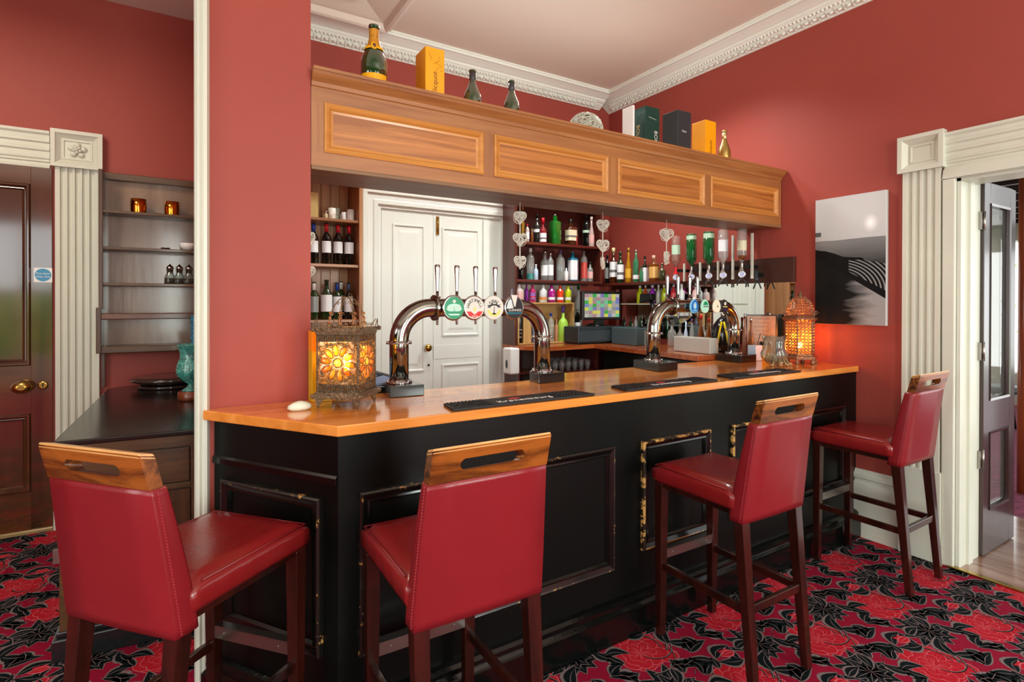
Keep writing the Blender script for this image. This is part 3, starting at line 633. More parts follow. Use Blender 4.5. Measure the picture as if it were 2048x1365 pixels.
c = MB(); c.lathe([(.05, 0), (.05, .02), (.03, .03), (.032, .52), (.034, .53)], (0, 0, 0), 20); c.build('mosaic_column', mat('mosaic_blue', '#2b6f8c', .1, var=.8, vscale=90, coat=.5), t)
t = thing('round_stack_of_trays', 'round dark tray standing low behind the sideboard lamp', 'tray', (-.03, 4.86, .9805))
c = MB(); c.lathe([(.19, 0), (.2, .006), (.2, .02), (.19, .024)], (0, 0, 0), 32); c.lathe([(.17, .024), (.235, .05), (.25, .065), (.235, .075), (.2, .08)], (0, 0, 0), 40); c.build('tray_body', mat('dark_tray', '#3a2c28', .15, coat=.5), t)

# ================================================================== the bar
B0, B1, BL = (.481, 2.01), (XR-.003, 2.01), (.132, 2.567)
bar = thing('bar_counter_front', 'black painted panelled bar front with worn moulding edges', 'bar', (2.2, 2.01, 0))
b = MB(); b.prism([BL, B0, B1, (XR-.003, 2.05), (.50, 2.05), (.17, 2.575)], .0, 1.131); part(b, 'bar_panelling', BLACKP, bar)
TB = TF(2.01)
PP = [(0, 0), (0, .018), (.006, .024), (.012, .022), (.030, .012), (.038, .014), (.046, .002)]
def bpanel(u0, u1, z0, z1, T, chip):
    b = MB(); b.frame(u0, u1, z0, z1, PP[3:], T); q = part(b, 'panel_moulding', BLACKM, bar)
    b = MB(); b.frame(u0, u1, z0, z1, PP[:4], T); e = b.build('moulding_edge', chip, q)
for u0, u1, z0, z1, ch in ((.552, 1.752, .328, .918, CHIP), (1.935, 2.434, .375, .915, CHIPG), (2.62, 3.12, .375, .915, CHIPG), (3.30, 3.80, .375, .915, BLACKM)):
    bpanel(u0, u1, z0, z1, TB, ch)
ux = Vector((B0[0]-BL[0], B0[1]-BL[1], 0)); LN = ux.length; ux.normalize(); nx = Vector((ux.y, -ux.x, 0))
TCH = lambda u, v, w: (BL[0]+ux.x*u+nx.x*w, BL[1]+ux.y*u+nx.y*w, v)
bpanel(.06, LN-.07, .33, .90, TCH, CHIP)
sk = [(0, 0), (0, .05), (.125, .05), (.13, .042), (.142, .03), (.150, .034), (.165, .034), (.176, .02), (.182, .004), (.182, 0)]
b = MB(); b.extr(sk, B0[0]-.02, B1[0], lambda u, v, w: TB(v, u, w)); b.extr(sk, -.01, LN+.02, lambda u, v, w: TCH(v, u, w)); part(b, 'plinth_moulding', mat('glossy_black_plinth', '#060908', .2, coat=.3, bump=.15, bscale=60, spec=.4), bar)
b = MB(); b.extr([(.0, 0), (0, .008), (.022, .008), (.03, .0)], 0, LN-.005, lambda u, v, w: TCH(v, .955+u, w)); part(b, 'chamfer_rail', BLACKM, bar)
ct = thing('bar_worktop', 'long orange varnished timber bar top with a chamfered corner', 'bar top', (2.2, 2.3, 1.13))
b = MB(); b.prism([(.471, 1.976), (3.93, 1.976), (XR-.002, 2.0), (XR-.002, 2.745), (1.76, 2.745), (1.72, 2.585), (.50, 2.585), (.50, 2.60), (.455, 2.579), (.09, 2.579), (.092, 2.548)], 1.1325, 1.1705); part(b, 'timber_slab', COUNTER, ct, .004)
b = MB(); b.box(.505, 3.9, 2.587, 2.70, 1.02, 1.131) if False else None
tr = thing('service_tray', 'black service well and towel behind the beaded lantern', 'tray', (.72, 2.78, 1.02))
b = MB(); b.box(.60, .98, 2.60, 2.98, 1.05, 1.20); part(b, 'bin_body', BLACK, tr, .01)
b = MB(); b.box(.60, .93, 2.62, 2.95, 1.2, 1.215); part(b, 'folded_towel', mat('blue_grey_towel', '#7c8fb0', .8), tr, .006)
b = MB(); b.tube([(.70, 2.62, 1.22), (.78, 2.75, 1.27), (.97, 2.95, 1.20)], .012, 8); part(b, 'grab_rail', BSTEEL, tr)
b = MB(); b.box(1.0, 1.72, 2.588, 2.60, 1.06, 1.168); 
tag(b.build('drip_rail', BSTEEL), 'steel strip along the inner edge between the first tap feet', 'rail')
b = MB(); b.box(.52, 3.3, 2.60, 2.70, .0, 1.0); part(b, 'under_bar_units', DGREY, bar)

# ================================================================== timber canopy over the bar
pm = thing('bar_canopy', 'honey timber panelled canopy above the bar with a crown moulding', 'canopy', (2.2, 2.6, 2.2))
PX0, PX1, PY, PB = .502, XR-.01, 2.58, 2.84
zl, zr = 2.194, 2.225
b = MB(); b.box(PX0, PX1, PY, PY+.02, 2.205, 2.268); b.box(PX0, PX1, PY, PY+.02, 2.488, 2.60); part(b, 'rail', PINE, pm)
pans = [(.557, 1.353), (1.416, 2.203), (2.278, 3.070), (3.133, 3.915)]
xs = [PX0]+[c for p in pans for c in p]+[PX1]
for i in range(0, len(xs), 2): b = MB(); b.box(xs[i], xs[i+1], PY, PY+.02, 2.268, 2.488); part(b, 'stile', PINEV, pm)
for u0, u1 in pans:
    b = MB(); b.box(u0+.03, u1-.03, 2.29, 2.47, -.015, -.006, T=TF(PY)); q = part(b, 'timber_panel', PINEP, pm)
    b = MB(); b.frame(u0, u1, 2.268, 2.488, [(0, 0), (0, .008), (.008, .012), (.02, .006), (.03, -.004), (.04, -.006)], TF(PY)); k_ = b.build('panel_bead', PINEL, q)
b = MB(); b.box(PX0, PX1, PY+.02, PB+.06, 2.585, 2.60); b.box(PX0, PX1, PB+.04, PB+.06, 2.2, 2.585); part(b, 'top_and_back', PINE, pm)
b = MB(); b.box(PX0, PX1, PY+.004, PB+.06, 2.192, 2.207); b.box(PX0, PX1, PY-.006, PY+.03, 2.186, 2.205); part(b, 'soffit', wood('brown_soffit', '#6a4a30', '#866242', 'X', 1, .5, .05), pm, .003)
cr = [(2.552, 0), (2.556, .006), (2.572, .012), (2.60, .040), (2.612, .046), (2.612, .052), (2.626, .052), (2.626, -.02)]
b = MB(); b.extr([(z, w) for z, w in cr], PX0, PX1, lambda u, v, w: (v, PY-w, u)); part(b, 'crown_moulding', PINE, pm)
b = MB(); b.box(PX0, PX1, PY+.0, PB+.06, 2.60, 2.612); part(b, 'top_board', PINE, pm)
PT = 2.613
# ================================================================== bar stools
def make_stool(label):
    t = thing('bar_stool', label, 'bar stool', (0, 0, 0), 0, 'red leather bar stools along the bar')
    # seat cushion
    b = MB(); n = 14; x0, x1, y0, y1, zt, zb_ = -.207, .207, -.19, .272, .831, .735
    vs = []; fs = []
    for i in range(n+1):
        for j in range(n+1):
            u, v = -1+2*i/n, -1+2*j/n
            e = max(abs(u), abs(v)); fall = .022*max(0, (e-.82)/.18)**2+.010*(u*u+v*v)/2
            dent = .006*math.exp(-((u)**2+(v+.1)**2)*3)
            cr_ = 1-.012*max(0, (e-.8)/.2)**2 if False else 1
            vs.append((x0+(x1-x0)*i/n, y0+(y1-y0)*j/n, zt-fall-dent))
    idx = lambda i, j: i*(n+1)+j
    for i in range(n):
        for j in range(n): fs.append((idx(i, j), idx(i+1, j), idx(i+1, j+1), idx(i, j+1)))
    b.add(vs, fs, 0, True)
    ring = [(i, 0) for i in range(n)]+[(n, j) for j in range(n)]+[(n-i, n) for i in range(n)]+[(0, n-j) for j in range(n)]
    R_ = []; 
    for lev, (z, out) in enumerate(((None, 0), (.79, .004), (.75, .003), (.735, -.006))):
        for (i, j) in ring:
            p = vs[idx(i, j)]; cx_, cy_ = p[0], p[1]-.04
            l = math.hypot(cx_, cy_); wr = .0025*math.sin(p[1]*70+lev) if lev == 1 or lev == 2 else 0
            R_.append((p[0]+(cx_/l)*(out+wr), p[1]+(cy_/l)*(out+wr), p[2] if z is None else z))
    m = len(ring); b.add(R_, [(a*m+k, a*m+(k+1) % m, (a+1)*m+(k+1) % m, (a+1)*m+k) for a in range(3) for k in range(m)], 0, True)
    b.add(R_[3*m:], [list(range(m))])
    seat = b.build('seat', SEATL, t)
    b = MB(); b.tube([(-.200, -.15, .813), (-.203, .262, .813), (.203, .262, .813), (.200, -.15, .813)], .0028, 6); b.build('piping', LEATHER, seat)
    b = MB(); b.box(-.19, .19, -.17, .255, .71, .737); b.build('seat_frame', LEG, t)
    # upholstered back, raked and narrowing upward
    b = MB(); rows = [(.693, -.236, -.165, .208), (.72, -.240, -.168, .208), (.83, -.254, -.185, .204), (.97, -.272, -.213, .197), (1.09, -.289, -.240, .190), (1.107, -.291, -.246, .188)]
    vs = []; pat = [(-1, 0), (-1, .12), (-.96, 0), (.96, 0), (1, .12), (1, .5), (1, .88), (.96, 1), (-.96, 1), (-1, .88), (-1, .5)]
    pat = [(-.985, .0), (-.5, -.06), (0, -.08), (.5, -.06), (.985, 0), (1, .12), (1, .5), (1, .88), (.985, 1), (.5, 1.05), (0, 1.06), (-.5, 1.05), (-.985, 1), (-1, .88), (-1, .5), (-1, .12)]
    for z, yr, yf, w_ in rows:
        for a, c in pat: vs.append((a*w_, yr+(yf-yr)*c, z))
    m = len(pat); b.add(vs, [(i*m+k, i*m+(k+1) % m, (i+1)*m+(k+1) % m, (i+1)*m+k) for i in range(len(rows)-1) for k in range(m)], 0, True)
    b.add(vs[:m], [list(range(m))]); b.add(vs[-m:], [list(range(m))])
    back = b.build('backrest', LEATHER, t)
    b = MB()
    for s_ in (-1, 1):
        for k in range(46):
            z = .70+k*.0088; f = (z-.693)/.414; x = s_*(.0008+[a_[3]+(b_[3]-a_[3])*(z-a_[0])/(b_[0]-a_[0]) for a_, b_ in zip(rows, rows[1:]) if a_[0] <= z <= b_[0]][0]); yr = -.236-.055*f+.016
            b.box(x-.0016, x+.0016, yr-.0012, yr+.0012, z, z+.005)
        pass
    b.build('stitching', STITCH, back)
    # timber top rail with a grip slot
    TT = lambda u, v, w: (u, -.252-.262*(v-1.1)-w*.043, v+w*.012)
    b = MB(); N = 32; inn = []; out = []
    for k in range(N):
        a = 2*PI*k/N; hx, r_ = .085, .016
        cxs = hx if math.cos(a) > 0 else -hx
        inn.append((cxs+r_*math.cos(a), 1.142+r_*math.sin(a)))
        s1 = .186/max(abs(math.cos(a)), 1e-6); s2 = .048/max(abs(math.sin(a)), 1e-6); q = min(s1, s2)
        out.append((q*math.cos(a), 1.144+q*math.sin(a)))
    corners = [(.186, 1.192), (-.186, 1.192), (-.186, 1.096), (.186, 1.096)]
    for c in corners:
        k = min(range(N), key=lambda i: (out[i][0]-c[0])**2+(out[i][1]-c[1])**2); out[k] = c
    vs = []
    for (w_) in (0, 1):
        vs += [TT(u, v, w_) for u, v in inn]+[TT(u, v, w_) for u, v in out]
    fs = []
    for k in range(N):
        j = (k+1) % N
        fs += [(k, j, N+j, N+k), (2*N+k, 3*N+k, 3*N+j, 2*N+j), (k, 2*N+k, 2*N+j, j)]
    b.add(vs, fs, 0)
    b.add(vs, [(N+k, N+(k+1) % N, 3*N+(k+1) % N, 3*N+k) for k in range(N)], 0)
    rail = b.build('top_rail', RAILW, t, .004, seg=2)
    b = MB(); b.hexa([TT(-.187, 1.183, -.04), TT(.187, 1.183, -.04), TT(.187, 1.183, 1.03), TT(-.187, 1.183, 1.03)], [TT(-.184, 1.199, .02), TT(.184, 1.199, .02), TT(.184, 1.199, .93), TT(-.184, 1.199, .93)]); b.build('pale_top_edge', RAILL, rail, .003)  # paler timber strip along the top of the rail
    def leg(x, ya, yb, za, wa=.024, wb=.017):
        b = MB(); b.hexa([(x-wb, yb-wb, 0), (x+wb, yb-wb, 0), (x+wb, yb+wb, 0), (x-wb, yb+wb, 0)], [(x-wa, ya-wa, za), (x+wa, ya-wa, za), (x+wa, ya+wa, za), (x-wa, ya+wa, za)]); return b.build('leg', LEG, t, .003)
    for s_ in (-1, 1): leg(s_*.183, .240, .243, .735); leg(s_*.182, -.208, -.272, .70)
    for s_ in (-1, 1): b = MB(); b.box(s_*.183-.010, s_*.183+.010, -.245, .243, .318, .352); b.build('side_stretcher', LEG, t, .003)
    b = MB(); b.box(-.182, .182, -.252, -.232, .322, .360); b.build('rear_stretcher', LEG, t, .004)
    b = MB(); b.box(-.18, .18, .229, .253, .372, .410); fr = b.build('footrest', LEG, t, .003)
    b = MB(); b.box(-.165, .165, .224, .229, .368, .412); b.box(-.165, .165, .224, .256, .410, .413)
    for x in (-.12, .12): b.lathe([(.004, 0), (.003, .002)], (0, 0, 0), 8, T=lambda a, c, z, x=x: (x+a, .224-z, .39+c))
    b.build('steel_kick_plate', BSTEEL, fr)
    return t
SL = ['red leather bar stool turned toward the chamfered bar end, nearest the sideboard', 'red leather bar stool seen squarely from behind in front of the first wide bar panel',
      'red leather bar stool standing clear on the carpet, third along the bar', 'red leather bar stool by the fluted doorway casing, last along the bar']
SP = [(.05, 2.051, -.879), (.75, 1.664, -.011), (2.138, 1.652, -.009), (3.538, 1.686, .006)]
s0 = make_stool(SL[0])
for i, (x, y, a) in enumerate(SP):
    o = s0 if i == 0 else copy_tree(s0)
    o.location = (x, y, .0085); o.rotation_euler = (0, 0, a); o['label'] = SL[i]

# ================================================================== beer tap towers
def disc_badge(par, c, n_, rx, rz, face, rim, lines, egg=False):
    """round badge: c centre, facing n_ (unit, horizontal)"""
    nx_, ny_ = n_; rt = Vector((-ny_, nx_, 0)); rt = Vector((-ny_*1, nx_*1, 0))
    rt = Vector((ny_*-1, nx_, 0)); rt = -rt if rt.x < 0 else rt
    N = Vector((nx_, ny_, 0)); c = Vector(c)
    def TT(x, y, z):
        k = 1-.12*y if egg else 1
        return c+rt*(x*rx*k)+Vector((0, 0, 1))*(y*rz)+N*z
    b = MB(); b.lathe([(1.12, 0), (1.14, .006), (1.08, .014), (1.0, .014)], (0, 0, 0), 32, T=TT); q = b.build('tap_badge', rim, par)
    b = MB(); b.lathe([(1.0, .0141), (1.0, .0156)], (0, 0, 0), 32, T=TT); f = b.build('badge_face', face, q)
    return q, f, TT, rt
def col(name, c): return mat(name, c, .3)
def tower(name, label, P1, P2, zf, zbeam, r, base1, base2, taps, hY, group='steel beer tap towers'):
    t = thing(name, label, 'beer tap tower', (P1[0], P1[1], 1.171), 0, group)
    L = Vector((-P1[0], -P1[1], -1.171))
    def bd(b, nm, m, par=None, bev=0):
        o = b.build(nm, m, par or t, bev)
        if par is None: o.location = L
        return o
    P1v, P2v = Vector((*P1, 0)), Vector((*P2, 0)); d_ = (P2v-P1v); W = d_.length; d_.normalize(); nrm = Vector((d_.y, -d_.x, 0))
    for bs in (base1, base2):
        b = MB(); b.prism(bs, 1.1712, 1.2225); bd(b, 'base_block', mat('black_gloss_base', '#101312', .18, coat=.4), None, .003)
    z0 = 1.2225; R_ = .155
    pts = [P1v+Vector((0, 0, z0)), P1v+Vector((0, 0, zf)), P1v+Vector((0, 0, zbeam-R_))]
    pts += arc(P1v+d_*R_+Vector((0, 0, zbeam-R_)), R_, PI, PI/2, 12, d_, (0, 0, 1))[1:]
    pts += arc(P2v-d_*R_+Vector((0, 0, zbeam-R_)), R_, PI/2, 0, 12, d_, (0, 0, 1))
    pts += [P2v+Vector((0, 0, zf)), P2v+Vector((0, 0, z0))]
    b = MB(); b.tube(pts, r, 28); bd(b, 'steel_arch', STEEL)
    for P in (P1v, P2v):
        for z, k in ((z0, 1.38), (zf, 1.35)):
            b = MB(); b.lathe([(r*k, 0), (r*k, .005), (r*1.1, .009), (r*1.08, .016)], (P.x, P.y, z), 28)
            for i in range(6):
                a = 2*PI*i/6; b.lathe([(.006, 0), (.006, .008), (.003, .010)], (P.x+r*1.25*math.cos(a), P.y+r*1.25*math.sin(a), z+.005), 6)
            bd(b, 'flange', CHROME)
    for k in (0,):
        c = P1v+d_*(R_+.015)+Vector((0, 0, zbeam)); b = MB()
        b.lathe([(r*1.1, 0), (r*1.42, .002), (r*1.42, .014), (r*1.1, .016)], (0, 0, 0), 24, T=lambda x, y, z: c+nrm*x+Vector((0, 0, 1))*y+d_*z); bd(b, 'flange', STEEL)
    for (s_, face, rim, egg, art) in taps:
        p = P1v+d_*s_
        c = p+nrm*(r+.012)+Vector((0, 0, zbeam)); q, f, TT, rt = disc_badge(t, c, (nrm.x, nrm.y), taps_r, taps_r*(1.18 if egg else 1.06), face, rim, None, egg)
        q.location = L
        art(q, TT, rt, nrm)
        b = MB(); b.lathe([(.012, -r*1.0), (.012, .002)], (0, 0, 0), 12, T=lambda x, y, z: c+rt*x+Vector((0, 0, 1))*y+nrm*z); bd(b, 'badge_stem', CHROME)
        h = p-nrm*hY+Vector((0, 0, zbeam))
        b = MB(); b.tube([h+nrm*hY*.6, h], .014, 10); b.lathe([(.016, -.02), (.019, -.01), (.019, .005), (.015, .012), (.015, .05), (.017, .052), (.017, .058)], h, 16)
        b.lathe([(.011, -.02), (.008, -.05), (.006, -.085), (.0055, -.09)], (h.x, h.y, h.z), 12); k_ = bd(b, 'tap_body', CHROME)
        b = MB(); b.lathe([(.008, .058), (.0075, .09), (.010, .15), (.014, .205), (.014, .218), (.008, .222)], h, 14, T=lambda x, y, z: (x, y, z)); bd(b, 'tap_handle', CHROME)
    return t
def tx(body, size, m, q, TT, rt, x, y, up=.0165):
    o = text(body, size, m, q, mtx(TT(x, y, up), rt, (0, 0, 1))); return o
def ring_text(body, size, m, q, TT, rt, rad, a0, a1, up=.0165):
    n = len(body)
    for i, ch in enumerate(body):
        if ch == ' ': continue
        a = a0+(a1-a0)*i/max(1, n-1); u_ = Vector((0, 0, 1)); d1 = rt*math.cos(a-PI/2)+u_*math.sin(a-PI/2); d2 = rt*math.cos(a)+u_*math.sin(a)
        text(ch, size, m, q, mtx(TT(rad*math.cos(a), rad*math.sin(a), up), d1, d2), 'badge_letter')
def patch(q, TT, poly, m, nm='badge_emblem', up=(.0157, .0163)):
    b = MB(); b.prism(poly, up[0], up[1], T=TT); b.build(nm, m, q)
def ell(cx_, cy_, rx, ry, n=16): return [(cx_+rx*math.cos(2*PI*k/n), cy_+ry*math.sin(2*PI*k/n)) for k in range(n)]
GR, WH, RD, YL, DK, TEAL, NAVY, BLU = col('badge_green', '#0f8a5e'), col('badge_white', '#d2d0c8'), col('badge_red', '#cf1f1f'), col('badge_yellow', '#d2d26a'), col('badge_black', '#15181a'), col('badge_teal', '#0d5f6e'), col('badge_navy', '#20264a'), col('badge_blue', '#1261b8')
LBLU = col('badge_light_blue', '#7fc8ea'); MINT = col('badge_mint', '#aee4d0'); CRM = col('badge_cream', '#efe7d2')
def art1(q, TT, rt, n_):
    patch(q, TT, [(-.8, -.12), (-.55, .28), (0, .4), (.55, .28), (.8, -.12), (.5, -.3), (-.5, -.3)], MINT); tx('LAGER', .026, WH, q, TT, rt, 0, .0, .0172); patch(q, TT, ell(0, .58, .16, .14), WH); patch(q, TT, [(-.6, -.52), (.6, -.52), (.45, -.66), (-.45, -.66)], MINT)
    patch(q, TT, [(-.05, -.28), (.05, -.28), (0, .1)], GR, up=(.0163, .0168))
def art2(q, TT, rt, n_):
    ring_text('HARTSWELL', .022, DK, q, TT, rt, .68, PI*.95, PI*.05); patch(q, TT, [(-.86, -.32), (-.4, -.32), (0, -.62), (.4, -.32), (.86, -.32), (.6, -.72), (0, -.93), (-.6, -.72)], RD); patch(q, TT, [(-.12, -.3), (.12, -.3), (.1, .0), (0, .12), (-.1, 0)], YL)
    tx('XXX', .016, WH, q, TT, rt, 0, -.78, .0168)
def art3(q, TT, rt, n_):
    patch(q, TT, [(.80*math.cos(a), .80*math.sin(a)) for a in [PI*1.1+PI*.8*k/10 for k in range(11)]]+[(.55*math.cos(a), .55*math.sin(a)) for a in [PI*1.9-PI*.8*k/10 for k in range(11)]], YL)
    ring_text('ASPALL', .03, DK, q, TT, rt, .55, PI*.9, PI*.1); patch(q, TT, [(-.75, .05), (-.3, .35), (.3, .35), (.75, .05), (.6, .0), (.2, .2), (-.2, .2), (-.6, 0)], DK); patch(q, TT, [(-.04, -.6), (.04, -.6), (.03, .1), (-.03, .1)], DK); patch(q, TT, ell(0, -.55, .22, .07), DK)
def art4(q, TT, rt, n_):
    patch(q, TT, [(-.95, -.1), (-.7, .65), (-.4, .85), (-.12, -.05)], col('badge_silver', '#c9d4d6')); patch(q, TT, [(-.42, 1.2), (.32, 1.18), (.08, .1), (-.05, .1)], WH, up=(.016, .0185)); patch(q, TT, [(-.9, -.42), (.9, -.42), (.8, -.6), (-.8, -.6)], TEAL)
    tx('GUINNESS', .0165, WH, q, TT, rt, .05, -.24, .0172)
def art5(q, TT, rt, n_): patch(q, TT, ell(0, .1, .5, .6), LBLU); patch(q, TT, ell(0, .1, .22, .35), WH, up=(.0163, .0168)); patch(q, TT, [(-.6, -.6), (.6, -.6), (.4, -.8), (-.4, -.8)], LBLU)
def art6(q, TT, rt, n_): patch(q, TT, [(.75*math.cos(a), .2+.6*math.sin(a)) for a in [PI*k/10 for k in range(11)]], GR); patch(q, TT, [(-.7, -.25), (.7, -.25), (.4, -.7), (-.4, -.7)], MINT); tx('Carlsberg', .016, DK, q, TT, rt, 0, -.02, .0168)
def art7(q, TT, rt, n_): patch(q, TT, [(-.15, -.15), (.3, -.15), (.25, .05), (.1, .0), (.12, .2), (0, .35), (-.02, .0)], DK)
def art8(q, TT, rt, n_): patch(q, TT, ell(0, .45, .4, .3), WH); patch(q, TT, [(-.7, -.02), (.7, -.02), (.7, -.16), (-.7, -.16)], YL); patch(q, TT, [(-.6, -.25), (.6, -.25), (.4, -.8), (-.4, -.8)], NAVY)
taps_r = .052
def sx(px, P1, d_, Y): return None
tower('beer_tap_tower', 'polished steel beer tap arch with big round badges beside the beaded lantern', (.885, 2.535), (1.695, 2.535), 1.405, 1.574, .0445,
      [(.805, 2.43), (.965, 2.42), (.968, 2.575), (.83, 2.578)], [(1.612, 2.441), (1.782, 2.441), (1.782, 2.578), (1.64, 2.578)],
      [(.25, GR, CHROME, 0, art1), (.36, WH, CHROME, 0, art2), (.47, WH, WH, 0, art3), (.59, DK, CHROME, 0, art4)], .135)
taps_r = .036
tower('beer_tap_tower', 'polished steel beer tap arch with small blue and green oval badges', (2.63, 2.62), (3.50, 2.66), 1.395, 1.578, .044,
      [(2.515, 2.457), (2.712, 2.485), (2.735, 2.72), (2.56, 2.735)], [(3.39, 2.515), (3.605, 2.541), (3.60, 2.735), (3.40, 2.735)],
      [(.33, BLU, LBLU, 1, art5), (.445, MINT, MINT, 1, art6), (.575, CRM, CRM, 1, art7), (.665, DK, DGREY, 1, art8)], .17)
# drip mats
def dmat(c4, lb, lx, rx_):
    t = thing('bar_mat', lb, 'bar mat', (c4[0][0], c4[0][1], 1.171), 0, 'rubber bar mats')
    L = -Vector(t.location)
    b = MB(); b.prism(c4, 1.1712, 1.181); q = b.build('mat_base', RUBBER, t, .003); q.location = L
    b = MB(); x0, x1 = c4[0][0], c4[1][0]; y0, y1 = c4[0][1], c4[2][1]
    for xa, xb in ((x0+.03, lx), (rx_, x1-.03)):
        k = int((xb-xa)/.017)
        for i in range(k):
            for j in range(6): b.lathe([(.0045, 0), (.004, .004)], (xa+i*.017, y0+.016+j*(y1-y0-.032)/5, 1.181), 6)
    q = b.build('rubber_nubs', RUBBER, t); q.location = L
    q = text('Kronenbourg', .046, mat('mat_lettering', '#e8e8e4', .5), t, mtx(((lx+rx_)/2, y0+.045, 1.1815), (1, 0, 0), (0, 1, 0)), space=1.1); q.location = Vector(q.location)+L
    b = MB(); b.prism(ell(0, 0, .03, .016), 1.181, 1.1818, T=lambda x, y, z: ((lx+rx_)/2-.03+x, y0+.088+y, z)); q = b.build('red_crest', RD, t); q.location = L
dmat([(.915, 1.995), (1.63, 1.995), (1.605, 2.135), (.935, 2.135)], 'black rubber bar mat lying nearest the chamfered bar end', 1.12, 1.43)
dmat([(1.83, 2.0), (2.50, 2.0), (2.49, 2.14), (1.85, 2.14)], 'black rubber bar mat lying between the two tap towers', 2.03, 2.33)
dmat([(2.64, 2.005), (3.30, 2.005), (3.28, 2.14), (2.66, 2.14)], 'black rubber bar mat lying nearest the glass of shells', 2.85, 3.12)
c = MB(); c.lathe([(.03, 0), (.042, .008), (.04, .02), (.025, .03), (.008, .036)], (0, 0, 0), 9, T=lambda x, y, z: (x*1.1+.004*math.sin(y*90), y*.75, z)); tag(c.build('white_stone', mat('pale_stone', '#dfe3cf', .5), loc=(.415, 2.352, 1.171)), 'small pale stone lying on the bar top corner beside the lantern', 'stone')
bx = thing('bottle_gift_box', 'tall orange box standing behind the beaded lantern against the pillar', 'box', (.52, 2.5, 1.171))
b = MB(); b.box(.489, .572, 2.498, 2.572, 1.1712, 1.39); q = b.build('box_lower', mat('olive_yellow_card', '#c9a012', .45), bx, .002); q.location = -bx.location
b = MB(); b.box(.4885, .5725, 2.4975, 2.5725, 1.39, 1.475); q = b.build('box_lid', mat('orange_card', '#f08c08', .45), bx, .002); q.location = -bx.location

# ================================================================== lanterns
AMB = mat('amber_glass', '#e89a3a', .15, emit=None, trans=.0, coat=.6)
def amber(name, c, e):
    if name in _mc: return _mc[name]
    m = glowglass(name, c); return m
AM1 = amber('amber_gem', '#ffd488', 0); AM2 = amber('dark_amber_gem', '#f6b868', 0); AM3 = amber('honey_glass', '#fff0c8', 0); LIN = glowglass('amber_liner', '#ffe4a8', .05)
BULB = mat('glowing_bulb', '#fff0d0', .5, emit='#ffd9a0', estr=60)
def point(name, loc, e, c, r=.03):
    l = bpy.data.lights.new(name, 'POINT'); l.energy = e; l.color = lin(c); l.shadow_soft_size = r
    o = bpy.data.objects.new(name, l); COL.objects.link(o); o.location = loc; return o
N0 = Vector((.615, 2.247, 0)); th = math.radians(39); s_ = .17
eL = Vector((-math.cos(th), math.sin(th), 0)); eR = Vector((math.sin(th), math.cos(th), 0)); cen = N0+(eL+eR)*s_/2
t = thing('beaded_lantern', 'square filigree table lantern with amber glass petals at the chamfered bar end', 'lantern', (cen.x, cen.y, 1.171)); LL = -Vector(t.location)
def bl(b, nm, m, par=None, bev=0):
    o = b.build(nm, m, par or t, bev)
    if par is None: o.location = LL
    return o
cor = [N0, N0+eL*s_, N0+eL*s_+eR*s_, N0+eR*s_]
b = MB()
for c in cor: b.tube([c+Vector((0, 0, 1.225)), c+Vector((0, 0, 1.49))], .0055, 8)
bl(b, 'corner_posts', BRONZE)
def ringbox(b, out, z0, z1, th_=.012):
    d = [(c-cen) for c in cor]; k = 1+out/(s_*.707)
    o4 = [cen+x*k for x in d]; i4 = [cen+x*(k-th_/(s_*.707)*1.4) for x in d]
    for a in range(4):
        c_ = (a+1) % 4
        b.hexa([o4[a]+Vector((0, 0, z0)), o4[c_]+Vector((0, 0, z0)), i4[c_]+Vector((0, 0, z0)), i4[a]+Vector((0, 0, z0))], [o4[a]+Vector((0, 0, z1)), o4[c_]+Vector((0, 0, z1)), i4[c_]+Vector((0, 0, z1)), i4[a]+Vector((0, 0, z1))])
b = MB(); ringbox(b, .022, 1.212, 1.228); ringbox(b, .012, 1.226, 1.236)
for a in range(4): b.ball((cor[a]+(cor[a]-cen)*.16)+Vector((0, 0, 1.221)), .011, 10, 6)
for k in range(30):
    for a in range(4):
        p = cor[a].lerp(cor[(a+1) % 4], (k+.5)/30); p = cen+(p-cen)*1.17; b.ball((p.x, p.y, 1.213), .0035, 5, 4)
bl(b, 'base_ring', BRONZE)
b = MB(); ringbox(b, .022, 1.482, 1.497); ringbox(b, .010, 1.470, 1.484)
for a in range(4): b.ball((cor[a]+(cor[a]-cen)*.16)+Vector((0, 0, 1.490)), .010, 10, 6)
bl(b, 'top_ring', BRONZE)
for a in range(4):
    b = MB(); c = cor[a]; p0, p1 = c.lerp(cor[(a+1) % 4], .18), c.lerp(cor[(a-1) % 4], .18)
    b.add([c+(c-cen)*.1+Vector((0, 0, 1.214)), p0+Vector((0, 0, 1.214)), p1+Vector((0, 0, 1.214)), c+(c-cen)*.02+Vector((0, 0, 1.171)), c*.97+cen*.03+Vector((0, 0, 1.1715))], [(0, 1, 3), (0, 3, 2), (1, 2, 4), (1, 4, 3), (2, 3, 4), (0, 2, 1)]); bl(b, 'foot', BRONZE)
